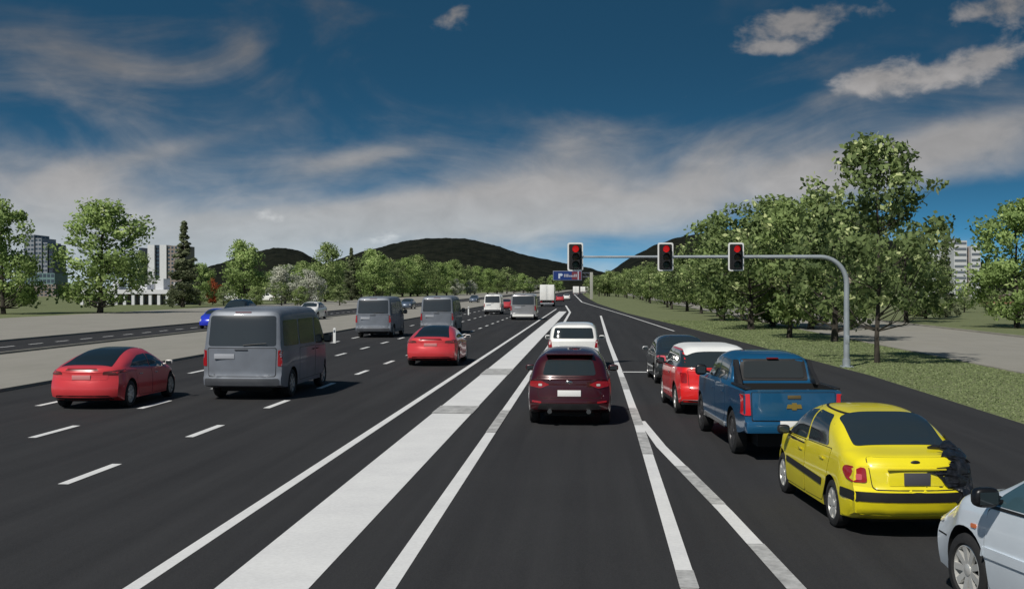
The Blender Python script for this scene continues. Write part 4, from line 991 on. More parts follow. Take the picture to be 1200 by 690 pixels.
def van(paint, name='van', H=2.3, W=1.0, L=5.0, detail=True):
    k = H / 2.0
    sp = dict(L=L, W=W, R=.36, wy=(-L/2 + 1.02, L/2 - .95), tw=.22, n=10, tum=.06, rear_k=.12, front_k=.35, flat=1,
        top=[(-L/2, 1.12 * k), (-L/2 + .05, 1.4 * k), (-L/2 + .14, 1.82 * k), (-L/2 + .22, 1.93 * k), (-L/2 + .5, 1.97 * k), (0, H), (.9, 1.97 * k), (1.15, 1.88 * k), (1.85, 1.25 * k), (2.3, 1.08 * k), (L/2, .85 * k)],
        belt=[(-L/2, 1.08 * k), (1.2, 1.06 * k), (1.8, 1.0 * k), (L/2, .8 * k)], bot=[(-L/2, .36), (-2.0, .28), (2.0, .26), (L/2, .3)],
        plan=[(-L/2, W - .03), (-1.6, W), (1.7, W), (L/2, W - .12)], rear=[(.2, .04), (.36, -.03), (.55, -.05), (.62, 0), (2.4, 0)], front=[(.2, .03), (.5, 0), (1.0, .1)])
    root = empty(name); b, v = make_body(root, sp, paint)
    drape('rear_window', v, rpoly([(-.84 * W, 1.17 * k), (.84 * W, 1.17 * k), (.81 * W, 1.82 * k), (-.81 * W, 1.82 * k)], .07), 'B', M_glass_v, root, off=.006)
    both('side_window', v, rpoly([(-L/2 + .32, 1.16 * k), (-L/2 + 1.55, 1.15 * k), (-L/2 + 1.55, 1.72 * k), (-L/2 + .38, 1.72 * k)], .07), M_glass_v, root, off=.006)
    both('side_window', v, rpoly([(-L/2 + 1.66, 1.15 * k), (.55, 1.14 * k), (.55, 1.72 * k), (-L/2 + 1.66, 1.72 * k)], .07), M_glass_v, root, off=.006)
    both('side_window', v, rpoly([(.68, 1.10 * k), (1.72, 1.08 * k), (1.2, 1.68 * k), (.68, 1.72 * k)], .06), M_glass_v, root, off=.006)
    drape('windscreen', v, rpoly([(-.86 * W, 1.28 * k), (.86 * W, 1.28 * k), (.80 * W, 1.8 * k), (-.80 * W, 1.8 * k)], .07), 'F', M_glass_v, root, off=.006)
    drape('tailgate_gap', v, rpoly([(-.835 * W, .585), (.835 * W, .585), (.855 * W, 1.135 * k), (-.855 * W, 1.135 * k)], .05), 'B', M_seam, root, off=.002)
    tg = drape('tailgate', v, rpoly([(-.82 * W, .60), (.82 * W, .60), (.84 * W, 1.12 * k), (-.84 * W, 1.12 * k)], .05), 'B', paint, root, off=.006)
    for s in (-1, 1):
        tl = [(s * .875 * W, .74 * k), (s * .97 * W, .74 * k), (s * .97 * W, 1.08 * k), (s * .885 * W, 1.08 * k)]
        drape('tail_light', v, rpoly(tl if s > 0 else tl[::-1], .02), 'B', M_red, root, off=.012)
        if 0: drape('tail_light_side', v, rpoly([(-L/2 + .03, .84 * k), (-L/2 + .12, .84 * k), (-L/2 + .12, 1.14 * k), (-L/2 + .03, 1.14 * k)], .02), 'L' if s < 0 else 'R', M_red, root, off=.010)
        if detail: mirror(root, W - .02, 1.5, 1.2 * k, M_mirr, s, (.24, .16, .26))
    drape('bumper', v, rpoly([(-.92 * W, .34), (.92 * W, .34), (.92 * W, .54), (-.92 * W, .54)], .04), 'B', M_bump, root, off=.012)
    bm = bmesh.new(); hy = v.ray_cast(Vector((0, -9, 1.12 * k)), Vector((0, 1, 0)))[0].y
    box(bm, -.16, .16, hy - .03, hy, 1.085 * k, 1.105 * k, .004); build('handle', bm, M_bump, tg)
    bm = bmesh.new(); h2 = v.ray_cast(Vector((0, -9, 1.24 * k)), Vector((0, 1, 0)))[0].y
    tube(bm, [(.05, h2 - .03, 1.19 * k), (.62, h2 - .028, 1.235 * k)], [.012, .008], 6); build('wiper', bm, M_black, root)
    bm = bmesh.new(); box(bm, -.20, .20, v.ray_cast(Vector((0, -9, 1.9 * k)), Vector((0, 1, 0)))[0].y - .02, -L/2 + .3, 1.885 * k, 1.905 * k, .004); build('high_brake_light', bm, M_brk, root)
    p_ = plate(tg, v, .95 * k, M_plate_v, .5, .12, x=-.42)
    if detail:
        for s in 'LR':
            door(root, v, [(.62, .40), (1.45, .40), (1.62, .9), (1.66, 1.02 * k), (.62, 1.04 * k)], paint, s, (.78, .98 * k), hm=M_black)
            door(root, v, [(-L/2 + 1.62, .40), (.58, .40), (.58, 1.06 * k), (-L/2 + 1.62, 1.07 * k)], paint, s, (.4, .98 * k), hm=M_black)
    add_wheels(root, sp, 7); underside(root, sp); return root
M_glass_v = mat('van_glass', (.035, .042, .05), .22, coat=.3)
M_bump = mat('grey_bumper', (.05, .055, .065), .6)
M_plate_v = mat('dull_plate', (.36, .38, .42), .5)
VP_ = mat('grey_blue_paint', (.17, .19, .225), .5, .2, .15, var=.16, vscale=1.6)
CW = paint_mat('white_paint', (.82, .82, .80), 0, .4)

def mpv():
    L, W, H = 4.2, .88, 1.66
    sp = dict(L=L, W=W, R=.31, wy=(-1.2, 1.25), tw=.2, n=5.5, tum=.13, rear_k=.14, front_k=.4,
        top=[(-L/2, 1.02), (-2.04, 1.12), (-1.86, 1.50), (-1.76, 1.60), (-1.3, H - .01), (0, H), (.5, H - .05), (1.3, 1.12), (1.7, 1.0), (L/2, .75)],
        belt=[(-L/2, .98), (1.0, .95), (1.6, .88), (L/2, .7)], bot=[(-L/2, .32), (-1.8, .22), (1.8, .2), (L/2, .25)],
        plan=[(-L/2, W - .05), (-1.5, W), (1.3, W), (L/2, W - .1)], rear=[(.2, .05), (.4, -.03), (.55, -.03), (.65, 0), (1.1, 0)], front=[(.2, .05), (.5, 0), (.9, .1)])
    root = empty('minivan'); b, v = make_body(root, sp, CW)
    drape('rear_window', v, rpoly([(-.68, 1.12), (.68, 1.12), (.62, 1.50), (-.62, 1.50)], .06), 'B', M_glass, root, off=.006)
    both('side_window', v, rpoly([(-1.55, 1.08), (-.5, 1.06), (-.5, 1.52), (-1.5, 1.52)], .06), M_glass, root, off=.006)
    both('side_window', v, rpoly([(-.42, 1.06), (1.1, 1.04), (.5, 1.50), (-.42, 1.52)], .05), M_glass, root, off=.006)
    drape('windscreen', v, rpoly([(-.7, 1.15), (.7, 1.15), (.62, 1.56), (-.62, 1.56)], .06), 'F', M_glass, root, off=.006)
    for s in (-1, 1):
        tl = [(s * .70, .80), (s * .84, .80), (s * .84, 1.06), (s * .74, 1.06)]
        drape('tail_light', v, rpoly(tl if s > 0 else tl[::-1], .02), 'B', M_red, root, off=.014)
        mirror(root, .85, .95, 1.05, M_white, s, (.2, .12, .15))
    plate(root, v, .7, M_plate); add_wheels(root, sp, 6); underside(root, sp); return root

def box_truck(name='box_truck', side=None):
    root = empty(name); W = 1.12
    bm = bmesh.new(); box(bm, -W, W, -3.6, 1.9, 1.02, 3.45, .03); body = build('cargo_box', bm, CW, root)
    for s in (-1, 1):
        bm = bmesh.new(); box(bm, *sorted((s * .01, s * (W - .05))), -3.625, -3.598, 1.10, 3.38, .008); d = build('rear_door', bm, CW, body)
        bm = bmesh.new(); tube(bm, [(s * .12, -3.64, 1.12), (s * .12, -3.64, 3.3)], [.018] * 2, 6); build('lock_bar', bm, M_steel, d)
        bm = bmesh.new(); box(bm, *sorted((s * .75, s * 1.05)), -3.62, -3.55, .72, .86, .01); build('tail_light', bm, M_red, root)
    bm = bmesh.new(); box(bm, -1.05, 1.05, -3.6, -3.5, .45, .60, .01); build('rear_bumper', bm, M_plate_v, root)
    bm = bmesh.new(); box(bm, -.9, -.6, -3.5, 3.2, .7, 1.0); box(bm, .6, .9, -3.5, 3.2, .7, 1.0); box(bm, -1.0, 1.0, -3.5, 1.8, .92, 1.018); build('chassis', bm, M_under, root)
    cb = bmesh.new(); prof = [(2.05, .6), (3.75, .6), (3.8, 1.2), (3.55, 1.7), (3.2, 2.55), (2.05, 2.65)]
    A = [cb.verts.new((-1.02, y, z)) for y, z in prof]; B = [cb.verts.new((1.02, y, z)) for y, z in prof]; cb.faces.new(A); cb.faces.new(B)
    for i in range(6): cb.faces.new((A[i], A[(i + 1) % 6], B[(i + 1) % 6], B[i]))
    bmesh.ops.bevel(cb, geom=cb.edges[:], offset=.07, segments=3, affect='EDGES'); c = build('cab', cb, CW, root)
    for s in (-1, 1):
        bm = bmesh.new(); box(bm, *sorted((s * 1.015, s * 1.028)), 2.35, 3.15, 1.6, 2.3, .004); build('side_window', bm, M_glass, c)
    tm, rm, dm = wheel_meshes(.46, .26, 6)
    for y in (-2.3, 2.9):
        for s in (-1, 1):
            wl = bpy.data.objects.new('wheel', tm); C.objects.link(wl); wl.parent = root; wl.location = (s * .93, y, .46)
            if s > 0: wl.rotation_euler = (0, 0, math.pi)
            r_ = bpy.data.objects.new('rim', rm); C.objects.link(r_); r_.parent = wl
    return root

# ---- queue on the right-hand lanes
o = suv(); place(o, 668, 495, (0, -1.32), -0.3); tag(o, 'dark maroon car seen from behind with a blank white number plate in the centre lane', 'car')
o = mpv(); place(o, 672, 433, (0, -2.05), -0.3); o.scale = (1.1, 1.05, 1.01); tag(o, 'white car with a dark rear window just ahead of the maroon car', 'car')
o = yellow_car(); o.scale = (.91, 1, .98); place(o, 973, 617, (-.77, -1.22), 4.9); tag(o, 'yellow car with a crushed black right rear corner in the right lane', 'car', 'cars queueing in the right lane')
o = silver_car(); o.scale = (1.1, 1.1, 1.12); place(o, 1128, 712, (-.957, 1.452), 13.0); tag(o, 'silver blue car cut by the right edge, black door mirror and front wheel showing', 'car', 'cars queueing in the right lane')
o = pickup(); o.scale = (.88, 1, 1); place(o, 856, 531, (-.862, -1.55), 4.2); tag(o, 'blue pickup truck with gold emblem on the tailgate behind the red hatchback', 'pickup truck')
o = hatch(); o.scale = (1.07, 1.06, 1.14); place(o, 790, 484, (-.90, -1.22), 3.4); tag(o, 'bright red hatchback with a white roof ahead of the blue pickup', 'car', 'cars queueing in the right lane')
o = dark_car(); place(o, 766, 449, (-.87, -1.22), 2.2); tag(o, 'dark grey car at the head of the right lane, half hidden by the red hatchback', 'car', 'cars queueing in the right lane')
# ---- moving traffic on the left-hand lanes
o = coupe(); place(o, 155, 477, (.925, -1.42), 0); tag(o, 'red coupe with black glass roof at the far left, nearest red car', 'car', 'red coupes on the left lanes')
o2 = copy_tree(o); o2.scale = (1.07, 1.07, 1.04); place(o2, 538, 428, (.99, -1.52), 0); tag(o2, 'red coupe with black glass roof near the solid white line, the farther red one', 'car', 'red coupes on the left lanes')
GV = 'grey vans on the left lanes'
o = van(VP_); o.scale = (1.09, 1.2, 1.07); place(o, 344, 465, (1.09, -1.78), -.6); tag(o, 'large grey blue van nearest the camera beside the red coupe', 'van', GV)
for (px, py, lab) in ((462, 395, 'grey van in the left lane farther off, left one of the two distant grey vans'), (534, 391, 'grey van directly beyond the farther red coupe, right one of the two distant grey vans')):
    o2 = copy_tree(o); place(o2, px, py, (1.09, -1.78), 0); tag(o2, lab, 'van', GV)
o = van(CW, 'minibus', 2.25, .98, 5.0, False); place(o, 577, 368.5, (0, -2.5), 0); tag(o, 'white minibus with dark windows beyond the grey vans', 'van')
white_van = o
ys = paint_mat('pale_yellow_paint', (.36, .37, .22), 0, .5); gs = paint_mat('dull_silver_paint', (.30, .30, .31), .4, .35)
o = van(gs, 'van', 2.35, 1.05, 4.9, False)
for s in (1,):
    bm = bmesh.new(); box(bm, 1.055, 1.075, -2.25, 1.2, .6, 1.9, .004); build('side_panel', bm, ys, o)
bm = bmesh.new(); box(bm, -.85, .85, -2.62, -2.52, .30, .52, .02); build('rear_step', bm, M_plate, o)
o.scale = (1.15, 1.1, 1.03); place(o, 613, 375, (0, -2.6), 0); tag(o, 'silver van with a pale yellow side and white rear step left of the solid line', 'van')
o = box_truck(); place(o, 641, 359.5, (0, -3.6), 0); tag(o, 'white box truck seen square from behind at the end of the left lanes', 'truck')
TQ = 'far white trucks under the gantry sign'
for (px, py, s, lab) in ((675, 346.5, 1, 'first far white truck just under the gantry sign'), (683, 344.6, 1, 'second far white truck right of the first under the gantry'), (688, 343.8, 1, 'last far white truck at the bend of the road')):
    o2 = copy_tree(o); place(o2, px, py, (0, -3.6), 0); tag(o2, lab, 'truck', TQ)
# smaller cars seen only from afar
def plain_car(paint):
    sp, root, b, v = sedan(paint, 4.3, .87, 1.46)
    both('side_window', v, rpoly([(-.98, 1.0), (-.02, .965), (-.02, 1.375), (-.66, 1.36)], .07), M_glass, root, off=.006)
    both('side_window', v, rpoly([(.04, .965), (.98, .94), (.40, 1.335), (.04, 1.375)], .05), M_glass, root, off=.006)
    drape('windscreen', v, rpoly([(-.66, 1.05), (.66, 1.05), (.56, 1.40), (-.56, 1.40)], .06), 'F', M_glass, root)
    drape('rear_window', v, rpoly([(-.63, -1.56), (.63, -1.56), (.60, -.80), (-.60, -.80)], .09), 'T', M_glass, root, off=.006)
    for s in (-1, 1):
        tl = [(s * .58, .70), (s * .80, .70), (s * .82, .88), (s * .60, .88)]
        drape('tail_light', v, rpoly(tl if s > 0 else tl[::-1], .03), 'B', M_red, root, off=.014)
        hl = [(s * .56, .56), (s * .76, .56), (s * .74, .68), (s * .56, .70)]
        drape('headlight', v, rpoly(hl if s > 0 else hl[::-1], .03), 'F', M_clear, root, off=.014)
    add_wheels(root, sp, 6, M_rim2); underside(root, sp); return root
pr = plain_car(paint_mat('pink_red_paint', (.50, .05, .06), 0, .4)); place(pr, 656, 353.5, (0, -2.1), 0); tag(pr, 'tiny red car right of the white box truck', 'car')
o2 = plain_car(CW); place(o2, 664, 351.5, (0, -2.1), 0); tag(o2, 'tiny white car beside the tiny red car near the gantry', 'car'); wcar = o2
o2 = plain_car(paint_mat('blue_car_paint', (.03, .05, .62), .1, .3)); place(o2, 262, 385, (-.87, 1.27), 178); tag(o2, 'blue car on the far road peeping out left of the nearest grey van', 'car')
o2 = plain_car(paint_mat('black_car_paint', (.012, .014, .016), .1, .3)); o2.scale = (1.15, 1.1, 1.42); place(o2, 281, 381, (0, 0), 178); tag(o2, 'black car on the far road, only its roof above the nearest grey van', 'car')
o2 = copy_tree(wcar); o2.scale = (1.1, 1.1, 1.15); place(o2, 366, 374, (0, 0), 178); tag(o2, 'white car on the far road just right of the nearest grey van', 'car')
o2 = plain_car(paint_mat('steel_blue_paint', (.10, .13, .18), .3, .35)); place(o2, 478, 362, (0, 0), 178); tag(o2, 'dark steel blue car on the far road between the two distant grey vans', 'car')
o3 = copy_tree(o2); place(o3, 556, 354.5, (0, 0), 178); tag(o3, 'dark steel blue car on the far road just left of the white minibus', 'car')
o3 = copy_tree(pr); place(o3, 592, 363, (0, -2.1), 0); tag(o3, 'small red car squeezed between the white minibus and the silver van', 'car')
for i, px in enumerate((272, 284, 296, 312, 330, 341, 352, 364, 372)):
    o3 = copy_tree(wcar); g = G(px, 352.8); o3.location = (g.x, g.y, 0); o3.rotation_euler = (0, 0, R(80 + (i * 37) % 25)); o3.scale = (1, 1, 1.25)
    tag(o3, nth(i) + ' from the left of the white cars parked under the trees below the small hill', 'car', 'white cars parked under the trees')

# ------------------------------------------------------------------ signals
ZP = 42 * 3.0 / 2.8 * 1.0
ZP = F * CH / (430 - HY)
M_sred = mat('red_signal', (.7, .01, .01), .3, emit=(1, .02, .02), estr=.35)
M_samb = mat('amber_signal_off', (.035, .022, .006), .35); M_sgrn = mat('green_signal_off', (.008, .03, .02), .35)
# mast
root = empty('signal_mast', (G(992, 430).x, G(992, 430).y, 0), YAW)
sc = ZP / F; HT = CH + (HY - 301) * sc
bm = bmesh.new(); rb_ = 1.0; arm = (992 - 674) * sc
tube(bm, [(0, 0, 0), (0, 0, HT - rb_)], [.115, .10], 16); build('pole', bm, M_steel, root)
bm = bmesh.new(); box(bm, -.22, .22, -.22, .22, 0, .03, .006); tube(bm, [(0, 0, .03), (0, 0, .30)], [.15, .15], 16)
for a in (-1, 1):
    for b_ in (-1, 1): tube(bm, [(a * .16, b_ * .16, .0), (a * .16, b_ * .16, .07)], [.018, .018], 6)
build('base', bm, M_steel, root)
pts = [(0, 0, HT - rb_)]; rd_ = [.10]
for k in range(1, 11):
    a = math.pi / 2 * k / 10; pts.append((-rb_ + rb_ * math.cos(a), 0, HT - rb_ + rb_ * math.sin(a))); rd_.append(.10 - .002 * k)
for t in np.linspace(.1, 1, 8): pts.append((-rb_ - (arm - rb_) * t, 0, HT)); rd_.append(.08 - .042 * t)
bm = bmesh.new(); tube(bm, pts, rd_, 14); build('arm', bm, M_steel, root)
bm = bmesh.new(); box(bm, -.07, .07, -.12, -.10, .9, 1.2, .005); build('hatch', bm, M_steel, root)
tag(root, 'grey steel pole with a long curved arm that reaches left over the lanes', 'signal pole')
def signal():
    root = empty('traffic_light'); w_, h_ = .25, .46
    bm = bmesh.new(); box(bm, -w_, w_, -.02, .0, -h_ - .04, h_ + .04, 0)
    # backing board: rounded outline, white border frame with a black panel
    bm.free(); 
    def slab(ww, hh, y0, y1, r, mtl, nm):
        bm = bmesh.new(); P = rpoly([(-ww, -hh), (ww, -hh), (ww, hh), (-ww, hh)], r, 5)
        A = [bm.verts.new((p.x, y0, p.y)) for p in P]; B = [bm.verts.new((p.x, y1, p.y)) for p in P]; bm.faces.new(A); bm.faces.new(B); n = len(P)
        for i in range(n): bm.faces.new((A[i], A[(i + 1) % n], B[(i + 1) % n], B[i]))
        return build(nm, bm, mtl, root)
    slab(w_ + .045, h_ + .075, -.10, -.07, .09, M_white, 'border'); slab(w_ - .01, h_ + .015, -.118, -.098, .05, M_sigb, 'backing_board')
    hs = slab(.155, h_ - .02, -.30, -.116, .03, M_sigb, 'housing')
    for nm, z, m in (('red_lamp', .29, M_sred), ('amber_lamp', 0, M_samb), ('green_lamp', -.29, M_sgrn)):
        bm = bmesh.new(); rg = []
        for (y, r) in ((-.302, .125), (-.315, .115), (-.325, .07), (-.33, .001)):
            rg.append([bm.verts.new((r * math.cos(2 * math.pi * k / 24), y, z + r * math.sin(2 * math.pi * k / 24))) for k in range(24)])
        for a, b in zip(rg, rg[1:]):
            for k in range(24): bm.faces.new((a[k], a[(k + 1) % 24], b[(k + 1) % 24], b[k]))
        l = build(nm, bm, m, root)
        bm = bmesh.new(); ra_, rb2 = [], []
        for k in range(15):
            a = math.pi * (-.08 + 1.16 * k / 14); c, s = math.cos(a), math.sin(a)
            ra_.append([bm.verts.new((q * c, -.30, z + q * s)) for q in (.136, .128)]); dy = -.50 + .10 * (1 - max(0, s))
            rb2.append([bm.verts.new((q * c, dy, z + q * s)) for q in (.136, .128)])
        for i in range(14):
            bm.faces.new((ra_[i][0], ra_[i + 1][0], rb2[i + 1][0], rb2[i][0])); bm.faces.new((ra_[i][1], rb2[i][1], rb2[i + 1][1], ra_[i + 1][1])); bm.faces.new((rb2[i][0], rb2[i + 1][0], rb2[i + 1][1], rb2[i][1]))
        build('visor', bm, M_sigb, l)
    bm = bmesh.new(); tube(bm, [(0, -.08, -.03), (0, .06, -.03)], [.05, .05], 10); build('bracket', bm, M_sigb, root)
    return root
M_sigb = mat('signal_black', (.008, .008, .009), .55)
s0 = signal()
for i, (px, lab) in enumerate(((674, 'red traffic light at the free left end of the signal arm'), (779.5, 'red traffic light in the middle of the signal arm'), (862, 'red traffic light nearest the signal pole'))):
    o = s0 if i == 0 else copy_tree(s0)
    o.location = U(px, 301, ZP) ; o.rotation_euler = (0, 0, YAW); tag(o, lab, 'traffic light', 'traffic lights on the signal arm')

# ------------------------------------------------------------------ gantry with variable sign
d = F * CH / (350.5 - HY); s_ = d / F
root = empty('gantry_sign', tuple(U(693, 345, d).xy) + (0,), YAW)
zt = CH + (HY - 319) * s_
bm = bmesh.new(); box(bm, -.35, .35, -.3, .3, 0, zt, .02); build('post', bm, M_post, root) if 0 else None
bm.free()
M_post = mat('gantry_grey', (.33, .33, .30), .6, var=.08)
M_dgrey = mat('sign_frame', (.10, .115, .15), .5)
bm = bmesh.new(); box(bm, -.38, .38, -.3, .3, 0, zt, .02); build('post', bm, M_post, root)
bm = bmesh.new()
for zz in (zt - .15, zt - 1.2): box(bm, -45 * s_, 0, -.1, .1, zz - .1, zz + .1, .01)
for k in range(10): tube(bm, [(-45 * s_ * k / 10, 0, zt - 1.2), (-45 * s_ * (k + 1) / 10, 0, zt - .15)], [.05, .05], 5)
build('beam', bm, M_dgrey, root)
x0, x1 = (648.5 - 693) * s_, (681 - 693) * s_; z0, z1 = CH + (HY - 328) * s_, CH + (HY - 318) * s_
bm = bmesh.new(); box(bm, x0 - .12, x1 + .12, -.62, -.2, z0 - .12, z1 + .12, .02); pn = build('sign_frame', bm, mat('pale_blue_frame', (.22, .25, .33), .5), root)
bm = bmesh.new(); box(bm, x0, x1, -.66, -.61, z0, z1); sp_ = build('blue_panel', bm, mat('sign_blue', (.012, .035, .17), .4), root)
bm = bmesh.new(); box(bm, x0 + (x1 - x0) * .66, x1 - .05, -.68, -.655, z0 + .1, z1 - .1); build('red_field', bm, mat('sign_red', (.16, .03, .045), .4), sp_)
Mw = mat('sign_white', (.50, .58, .70), .4)
bm = bmesh.new(); ex = x0 + (x1 - x0) * .27; ez = (z0 + z1) / 2
for q in ([(-.75, .55), (.25, .55), (.55, .2), (.25, -.1), (-.25, -.1), (-.25, -.75), (-.75, -.75)],):
    vs = [bm.verts.new((ex + x * .9, -.69, ez + z)) for x, z in q]; v2 = [bm.verts.new((ex + x * .9, -.655, ez + z)) for x, z in q]; bm.faces.new(vs); bm.faces.new(v2)
    for i in range(len(q)): bm.faces.new((vs[i], vs[(i + 1) % len(q)], v2[(i + 1) % len(q)], v2[i]))
build('sign_symbol', bm, Mw, sp_)
bm = bmesh.new(); rg = random.Random(3); x = ex + .8
while x < x0 + (x1 - x0) * .80:
    wd = rg.uniform(.25, .42); box(bm, x, x + wd, -.70, -.655, ez - .35, ez + rg.choice((.12, .12, .4))); x += wd + .12
build('sign_lettering', bm, mat('sign_letters', (.36, .36, .42), .4), sp_)
bm = bmesh.new(); box(bm, x1 - .9, x1 - .7, -.70, -.655, z0, z1); build('divider', bm, Mw, root)
tag(root, 'blue and red overhead sign on a grey post gantry behind the leftmost traffic light', 'gantry sign')

# ------------------------------------------------------------------ marker posts beside the left lanes
def post(px, yb, yt, lab):
    g = G(px, yb); h = (yb - yt) * F * CH / (yb - HY) / F
    root = empty('marker_post', (g.x, g.y, .008))
    bm = bmesh.new(); prof = [(-.07, 0), (.07, 0), (.07, h - .04), (0, h), (-.07, h - .04)]
    A = [bm.verts.new((x, -.04, z)) for x, z in prof]; B = [bm.verts.new((x, .04, z)) for x, z in prof]; bm.faces.new(A); bm.faces.new(B)
    for i in range(5): bm.faces.new((A[i], A[(i + 1) % 5], B[(i + 1) % 5], B[i]))
    build('shaft', bm, M_white, root); bm = bmesh.new(); box(bm, -.045, .045, -.046, -.04, h - .26, h - .12); build('reflector', bm, M_red if 0 else M_dgrey, root)
    return tag(root, lab, 'marker post', 'white marker posts at the left kerb')
post(392, 402, 384, 'white marker post just right of the nearest grey van')
post(421, 386, 372, 'white marker post half hidden behind the second grey van') if 0 else None
post(549, 369, 359, 'white marker post left of the white minibus')
post(242, 446, 420, 'white marker post') if 0 else None

# ------------------------------------------------------------------ buildings
def facade_block(root, x0, x1, y0, y1, z0, z1, m, nx, nz, wm, band=False, name='wall', fw=.6, fh=.5, ny=None):
    bm = bmesh.new(); box(bm, x0, x1, y0, y1, z0, z1); w_ = build(name, bm, m, root, 0)
    dx = (x1 - x0) / nx; dz = (z1 - z0) / nz
    for j in range(nz):
        zc = z0 + dz * (j + .55)
        if band:
            bm = bmesh.new(); box(bm, x0 + .15, x1 - .15, y0 - .06, y0 + .02, zc - dz * fh / 2, zc + dz * fh / 2); build('window_band', bm, wm, w_, 0)
        else:
            for i in range(nx):
                xc = x0 + dx * (i + .5); bm = bmesh.new(); box(bm, xc - dx * fw / 2, xc + dx * fw / 2, y0 - .05, y0 + .02, zc - dz * fh / 2, zc + dz * fh / 2); build('window', bm, wm, w_, 0)
        if ny:
            dy = (y1 - y0) / ny
            bm = bmesh.new()
            for i in range(ny):
                yc = y0 + dy * (i + .5)
                for sx in (x0, x1): box(bm, sx - .05, sx + .05, yc - dy * fw / 2, yc + dy * fw / 2, zc - dz * fh / 2, zc + dz * fh / 2)
            build('side_windows', bm, wm, w_, 0)
    return w_
M_tw = mat('tower_grey', (.24, .26, .30), .6, var=.1, vscale=.1); M_tw2 = mat('tower_dark', (.025, .03, .05), .4); M_wg = mat('window_glass', (.04, .055, .075), .15, coat=.4)
M_teal = mat('teal_glass', (.14, .22, .22), .2, coat=.4); M_brown = mat('brown_block', (.24, .20, .18), .8, var=.1, vscale=.1); M_wb = mat('white_block', (.62, .63, .66), .7, var=.06, vscale=.1)
def frame(px, dd, yaw=0):
    p = U(px, 345, dd); return (p.x, p.y, 0), dd / F
def px_block(root, s, pc, xa, xb, ya, yb, dy0, dy1, m, nx, nz, wm, **k):
    return facade_block(root, (xa - pc) * s, (xb - pc) * s, dy0, dy1, max(0, CH + (HY - yb) * s), CH + (HY - ya) * s, m, nx, nz, wm, **k)
# stepped grey tower
loc, s = frame(45, 420); root = empty('office_tower', loc, YAW + R(0))
px_block(root, s, 45, 28, 40, 275, 345, 0, 14, M_tw, 3, 14, M_wg, fw=.7, fh=.45, ny=4)
px_block(root, s, 45, 40.01, 48, 279, 345, .6, 14, M_tw, 2, 13, M_wg, fw=.7, fh=.45)
px_block(root, s, 45, 48.02, 54, 284, 345, 1.2, 14, M_tw, 2, 12, M_wg, fw=.7, fh=.45)
px_block(root, s, 45, 54.03, 60, 286, 345, 1.8, 14, M_tw2, 1, 12, M_wg, fw=.6, fh=.4)
tag(root, 'grey tower with stepped top rising left of the large green tree', 'office tower')
loc, s = frame(42, 400); root = empty('podium_building', loc, YAW)
px_block(root, s, 42, 22, 64, 320, 333, 0, 12, M_teal, 9, 2, M_wg, fw=.75, fh=.6, name='upper_storeys')
px_block(root, s, 42, 20, 66, 333.05, 352, -.6, 12, M_brown, 10, 4, M_wg, fw=.6, fh=.5, ny=3)
tag(root, 'low brown and teal block at the foot of the stepped grey tower', 'building')
# white slab towers
loc, s = frame(188, 430); root = empty('slab_tower', loc, YAW)
px_block(root, s, 188, 160, 164, 290, 343, 3, 16, M_tw2, 1, 12, M_wg, fw=.5, fh=.4)
px_block(root, s, 188, 173, 181, 287, 343, 0, 14, M_wb, 1, 12, M_wb, fw=.05, fh=.1)
px_block(root, s, 188, 181.02, 187, 287, 343, 1.2, 14, M_tw2, 1, 12, M_wg, fw=.6, fh=.5)
px_block(root, s, 188, 187.03, 195, 287, 343, 0, 14, M_wb, 1, 12, M_wb, fw=.05, fh=.1)
px_block(root, s, 188, 195.05, 216, 288, 343, .8, 14, M_bs, 5, 12, M_wg, fw=.55, fh=.5) if 0 else px_block(root, s, 188, 195.05, 216, 288, 343, .8, 14, M_brown, 5, 12, M_wg, fw=.55, fh=.5)
tag(root, 'white and dark slab tower partly behind the tall conifer', 'tower block')
# long low white building
loc, s = frame(170, 208); root = empty('arcade_building', loc, YAW)
x0, x1 = (96 - 170) * s, (216 - 170) * s; zt = CH + (HY - 341) * s
bm = bmesh.new(); box(bm, x0, x1, 2.5, 10, 0, zt - .5); build('back_wall', bm, M_wbg, root, 0) if 0 else build('back_wall', bm, M_brown, root, 0)
bm = bmesh.new(); box(bm, x0 - .3, x1 + .3, -.3, 10.3, zt - .5, zt + .25); build('roof_slab', bm, M_wb, root, 0)
n = 12
for i in range(n + 1):
    xc = x0 + (x1 - x0) * i / n; bm = bmesh.new(); box(bm, xc - .25, xc + .25, -.1, .4, 0, zt - .505); build('column', bm, M_wb, root, 0)
for i in range(n):
    xc = x0 + (x1 - x0) * (i + .5) / n; bm = bmesh.new(); box(bm, xc - .6, xc + .6, 2.4, 2.52, .3, zt - .9); build('window', bm, M_wg, root, 0)
for i, (a, b_) in enumerate(((.28, .34), (.5, .62), (.7, .78), (.88, .94))):
    bm = bmesh.new(); box(bm, x0 + (x1 - x0) * a, x0 + (x1 - x0) * b_, 1, 5, zt + .252, zt + .252 + (1.6, .9, 1.9, 1.2)[i]); build('roof_hut', bm, M_wb, root, 0)
tag(root, 'long low white building with columns below the white slab tower', 'building')
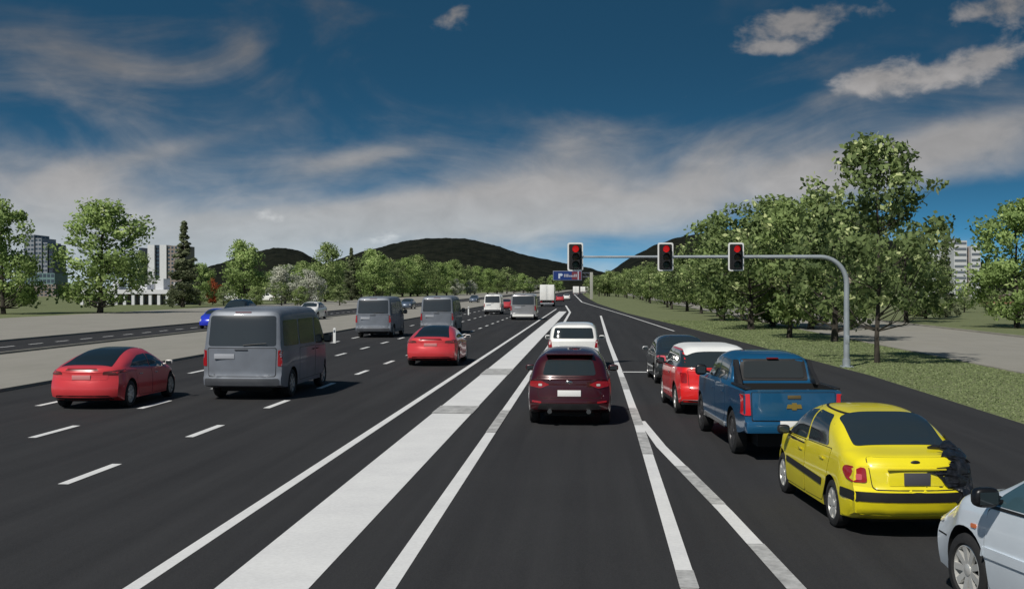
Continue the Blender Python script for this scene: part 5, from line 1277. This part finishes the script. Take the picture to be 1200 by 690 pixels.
# right-hand apartment block
loc, s = frame(1130, 330); root = empty('apartment_block', loc, YAW)
M_rb = mat('pale_facade', (.55, .56, .58), .7, var=.05, vscale=.2); M_rg = mat('dark_window_band', (.13, .15, .18), .4)  # dark grey of the windows and the lift house
px_block(root, s, 1130, 1118, 1133, 282, 352, 0, 12, M_rb, 4, 10, M_rg, band=True, fh=.42)
px_block(root, s, 1130, 1133.03, 1138, 290, 352, 1.5, 12, M_brown, 1, 9, M_wg, fw=.5, fh=.4)
px_block(root, s, 1130, 1138.05, 1149, 288, 352, 0, 12, M_rb, 3, 9, M_rg, band=True, fh=.42)
bm = bmesh.new(); box(bm, -8 * s, -3 * s, 3, 8, CH + (HY - 282) * s + .002, CH + (HY - 279) * s); build('lift_house', bm, M_rg, root, 0)
tag(root, 'white apartment block with dark window bands right of the narrow conifer', 'apartment block')
loc, s = frame(1094, 350); root = empty('white_house', loc, YAW)
px_block(root, s, 1094, 1083, 1105, 296, 352, 0, 14, M_wb, 4, 9, M_rg, fw=.5, fh=.45)
tag(root, 'white building glimpsed through the leaves of the tallest tree', 'building')
loc, s = frame(968, 300); root = empty('pink_house', loc, YAW)
px_block(root, s, 968, 950, 1012, 286, 352, 0, 14, mat('pinkish_wall', (.42, .33, .31), .8, var=.1, vscale=.1), 8, 10, M_rg, fw=.5, fh=.45)
tag(root, 'pinkish block glimpsed through the trees behind the signal pole', 'building')
# low reddish pavilion at the far lawn on the right
g = G(1174, 356.5); root = empty('pavilion', (g.x, g.y, 0), YAW)
s = F * CH / (356.5 - HY) / F
bm = bmesh.new(); prof = [(-21, 0), (21, 0), (19, 3), (-18, 4)]
box(bm, -20 * s, 20 * s, -.3, 3, 0, 3 * s, .1); build('plinth', bm, mat('red_brick', (.30, .14, .10), .85, var=.2), root)
bm = bmesh.new(); box(bm, -4 * s, 5 * s, .4, 2.4, 3 * s + .003, 10 * s, .05); build('wall', bm, mat('peach_wall', (.50, .38, .30), .8), root)
bm = bmesh.new(); box(bm, -22 * s, 22 * s, -.6, 3.3, 10 * s + .003, 12 * s, .05); build('roof', bm, M_brown, root)
for k in (-19, -8, 9, 19): 
    bm = bmesh.new(); box(bm, k * s - .12, k * s + .12, .3, .55, 3 * s + .003, 10 * s + .001); build('column', bm, M_brown, root)
tag(root, 'low reddish brown pavilion on the far lawn at the right edge', 'pavilion')
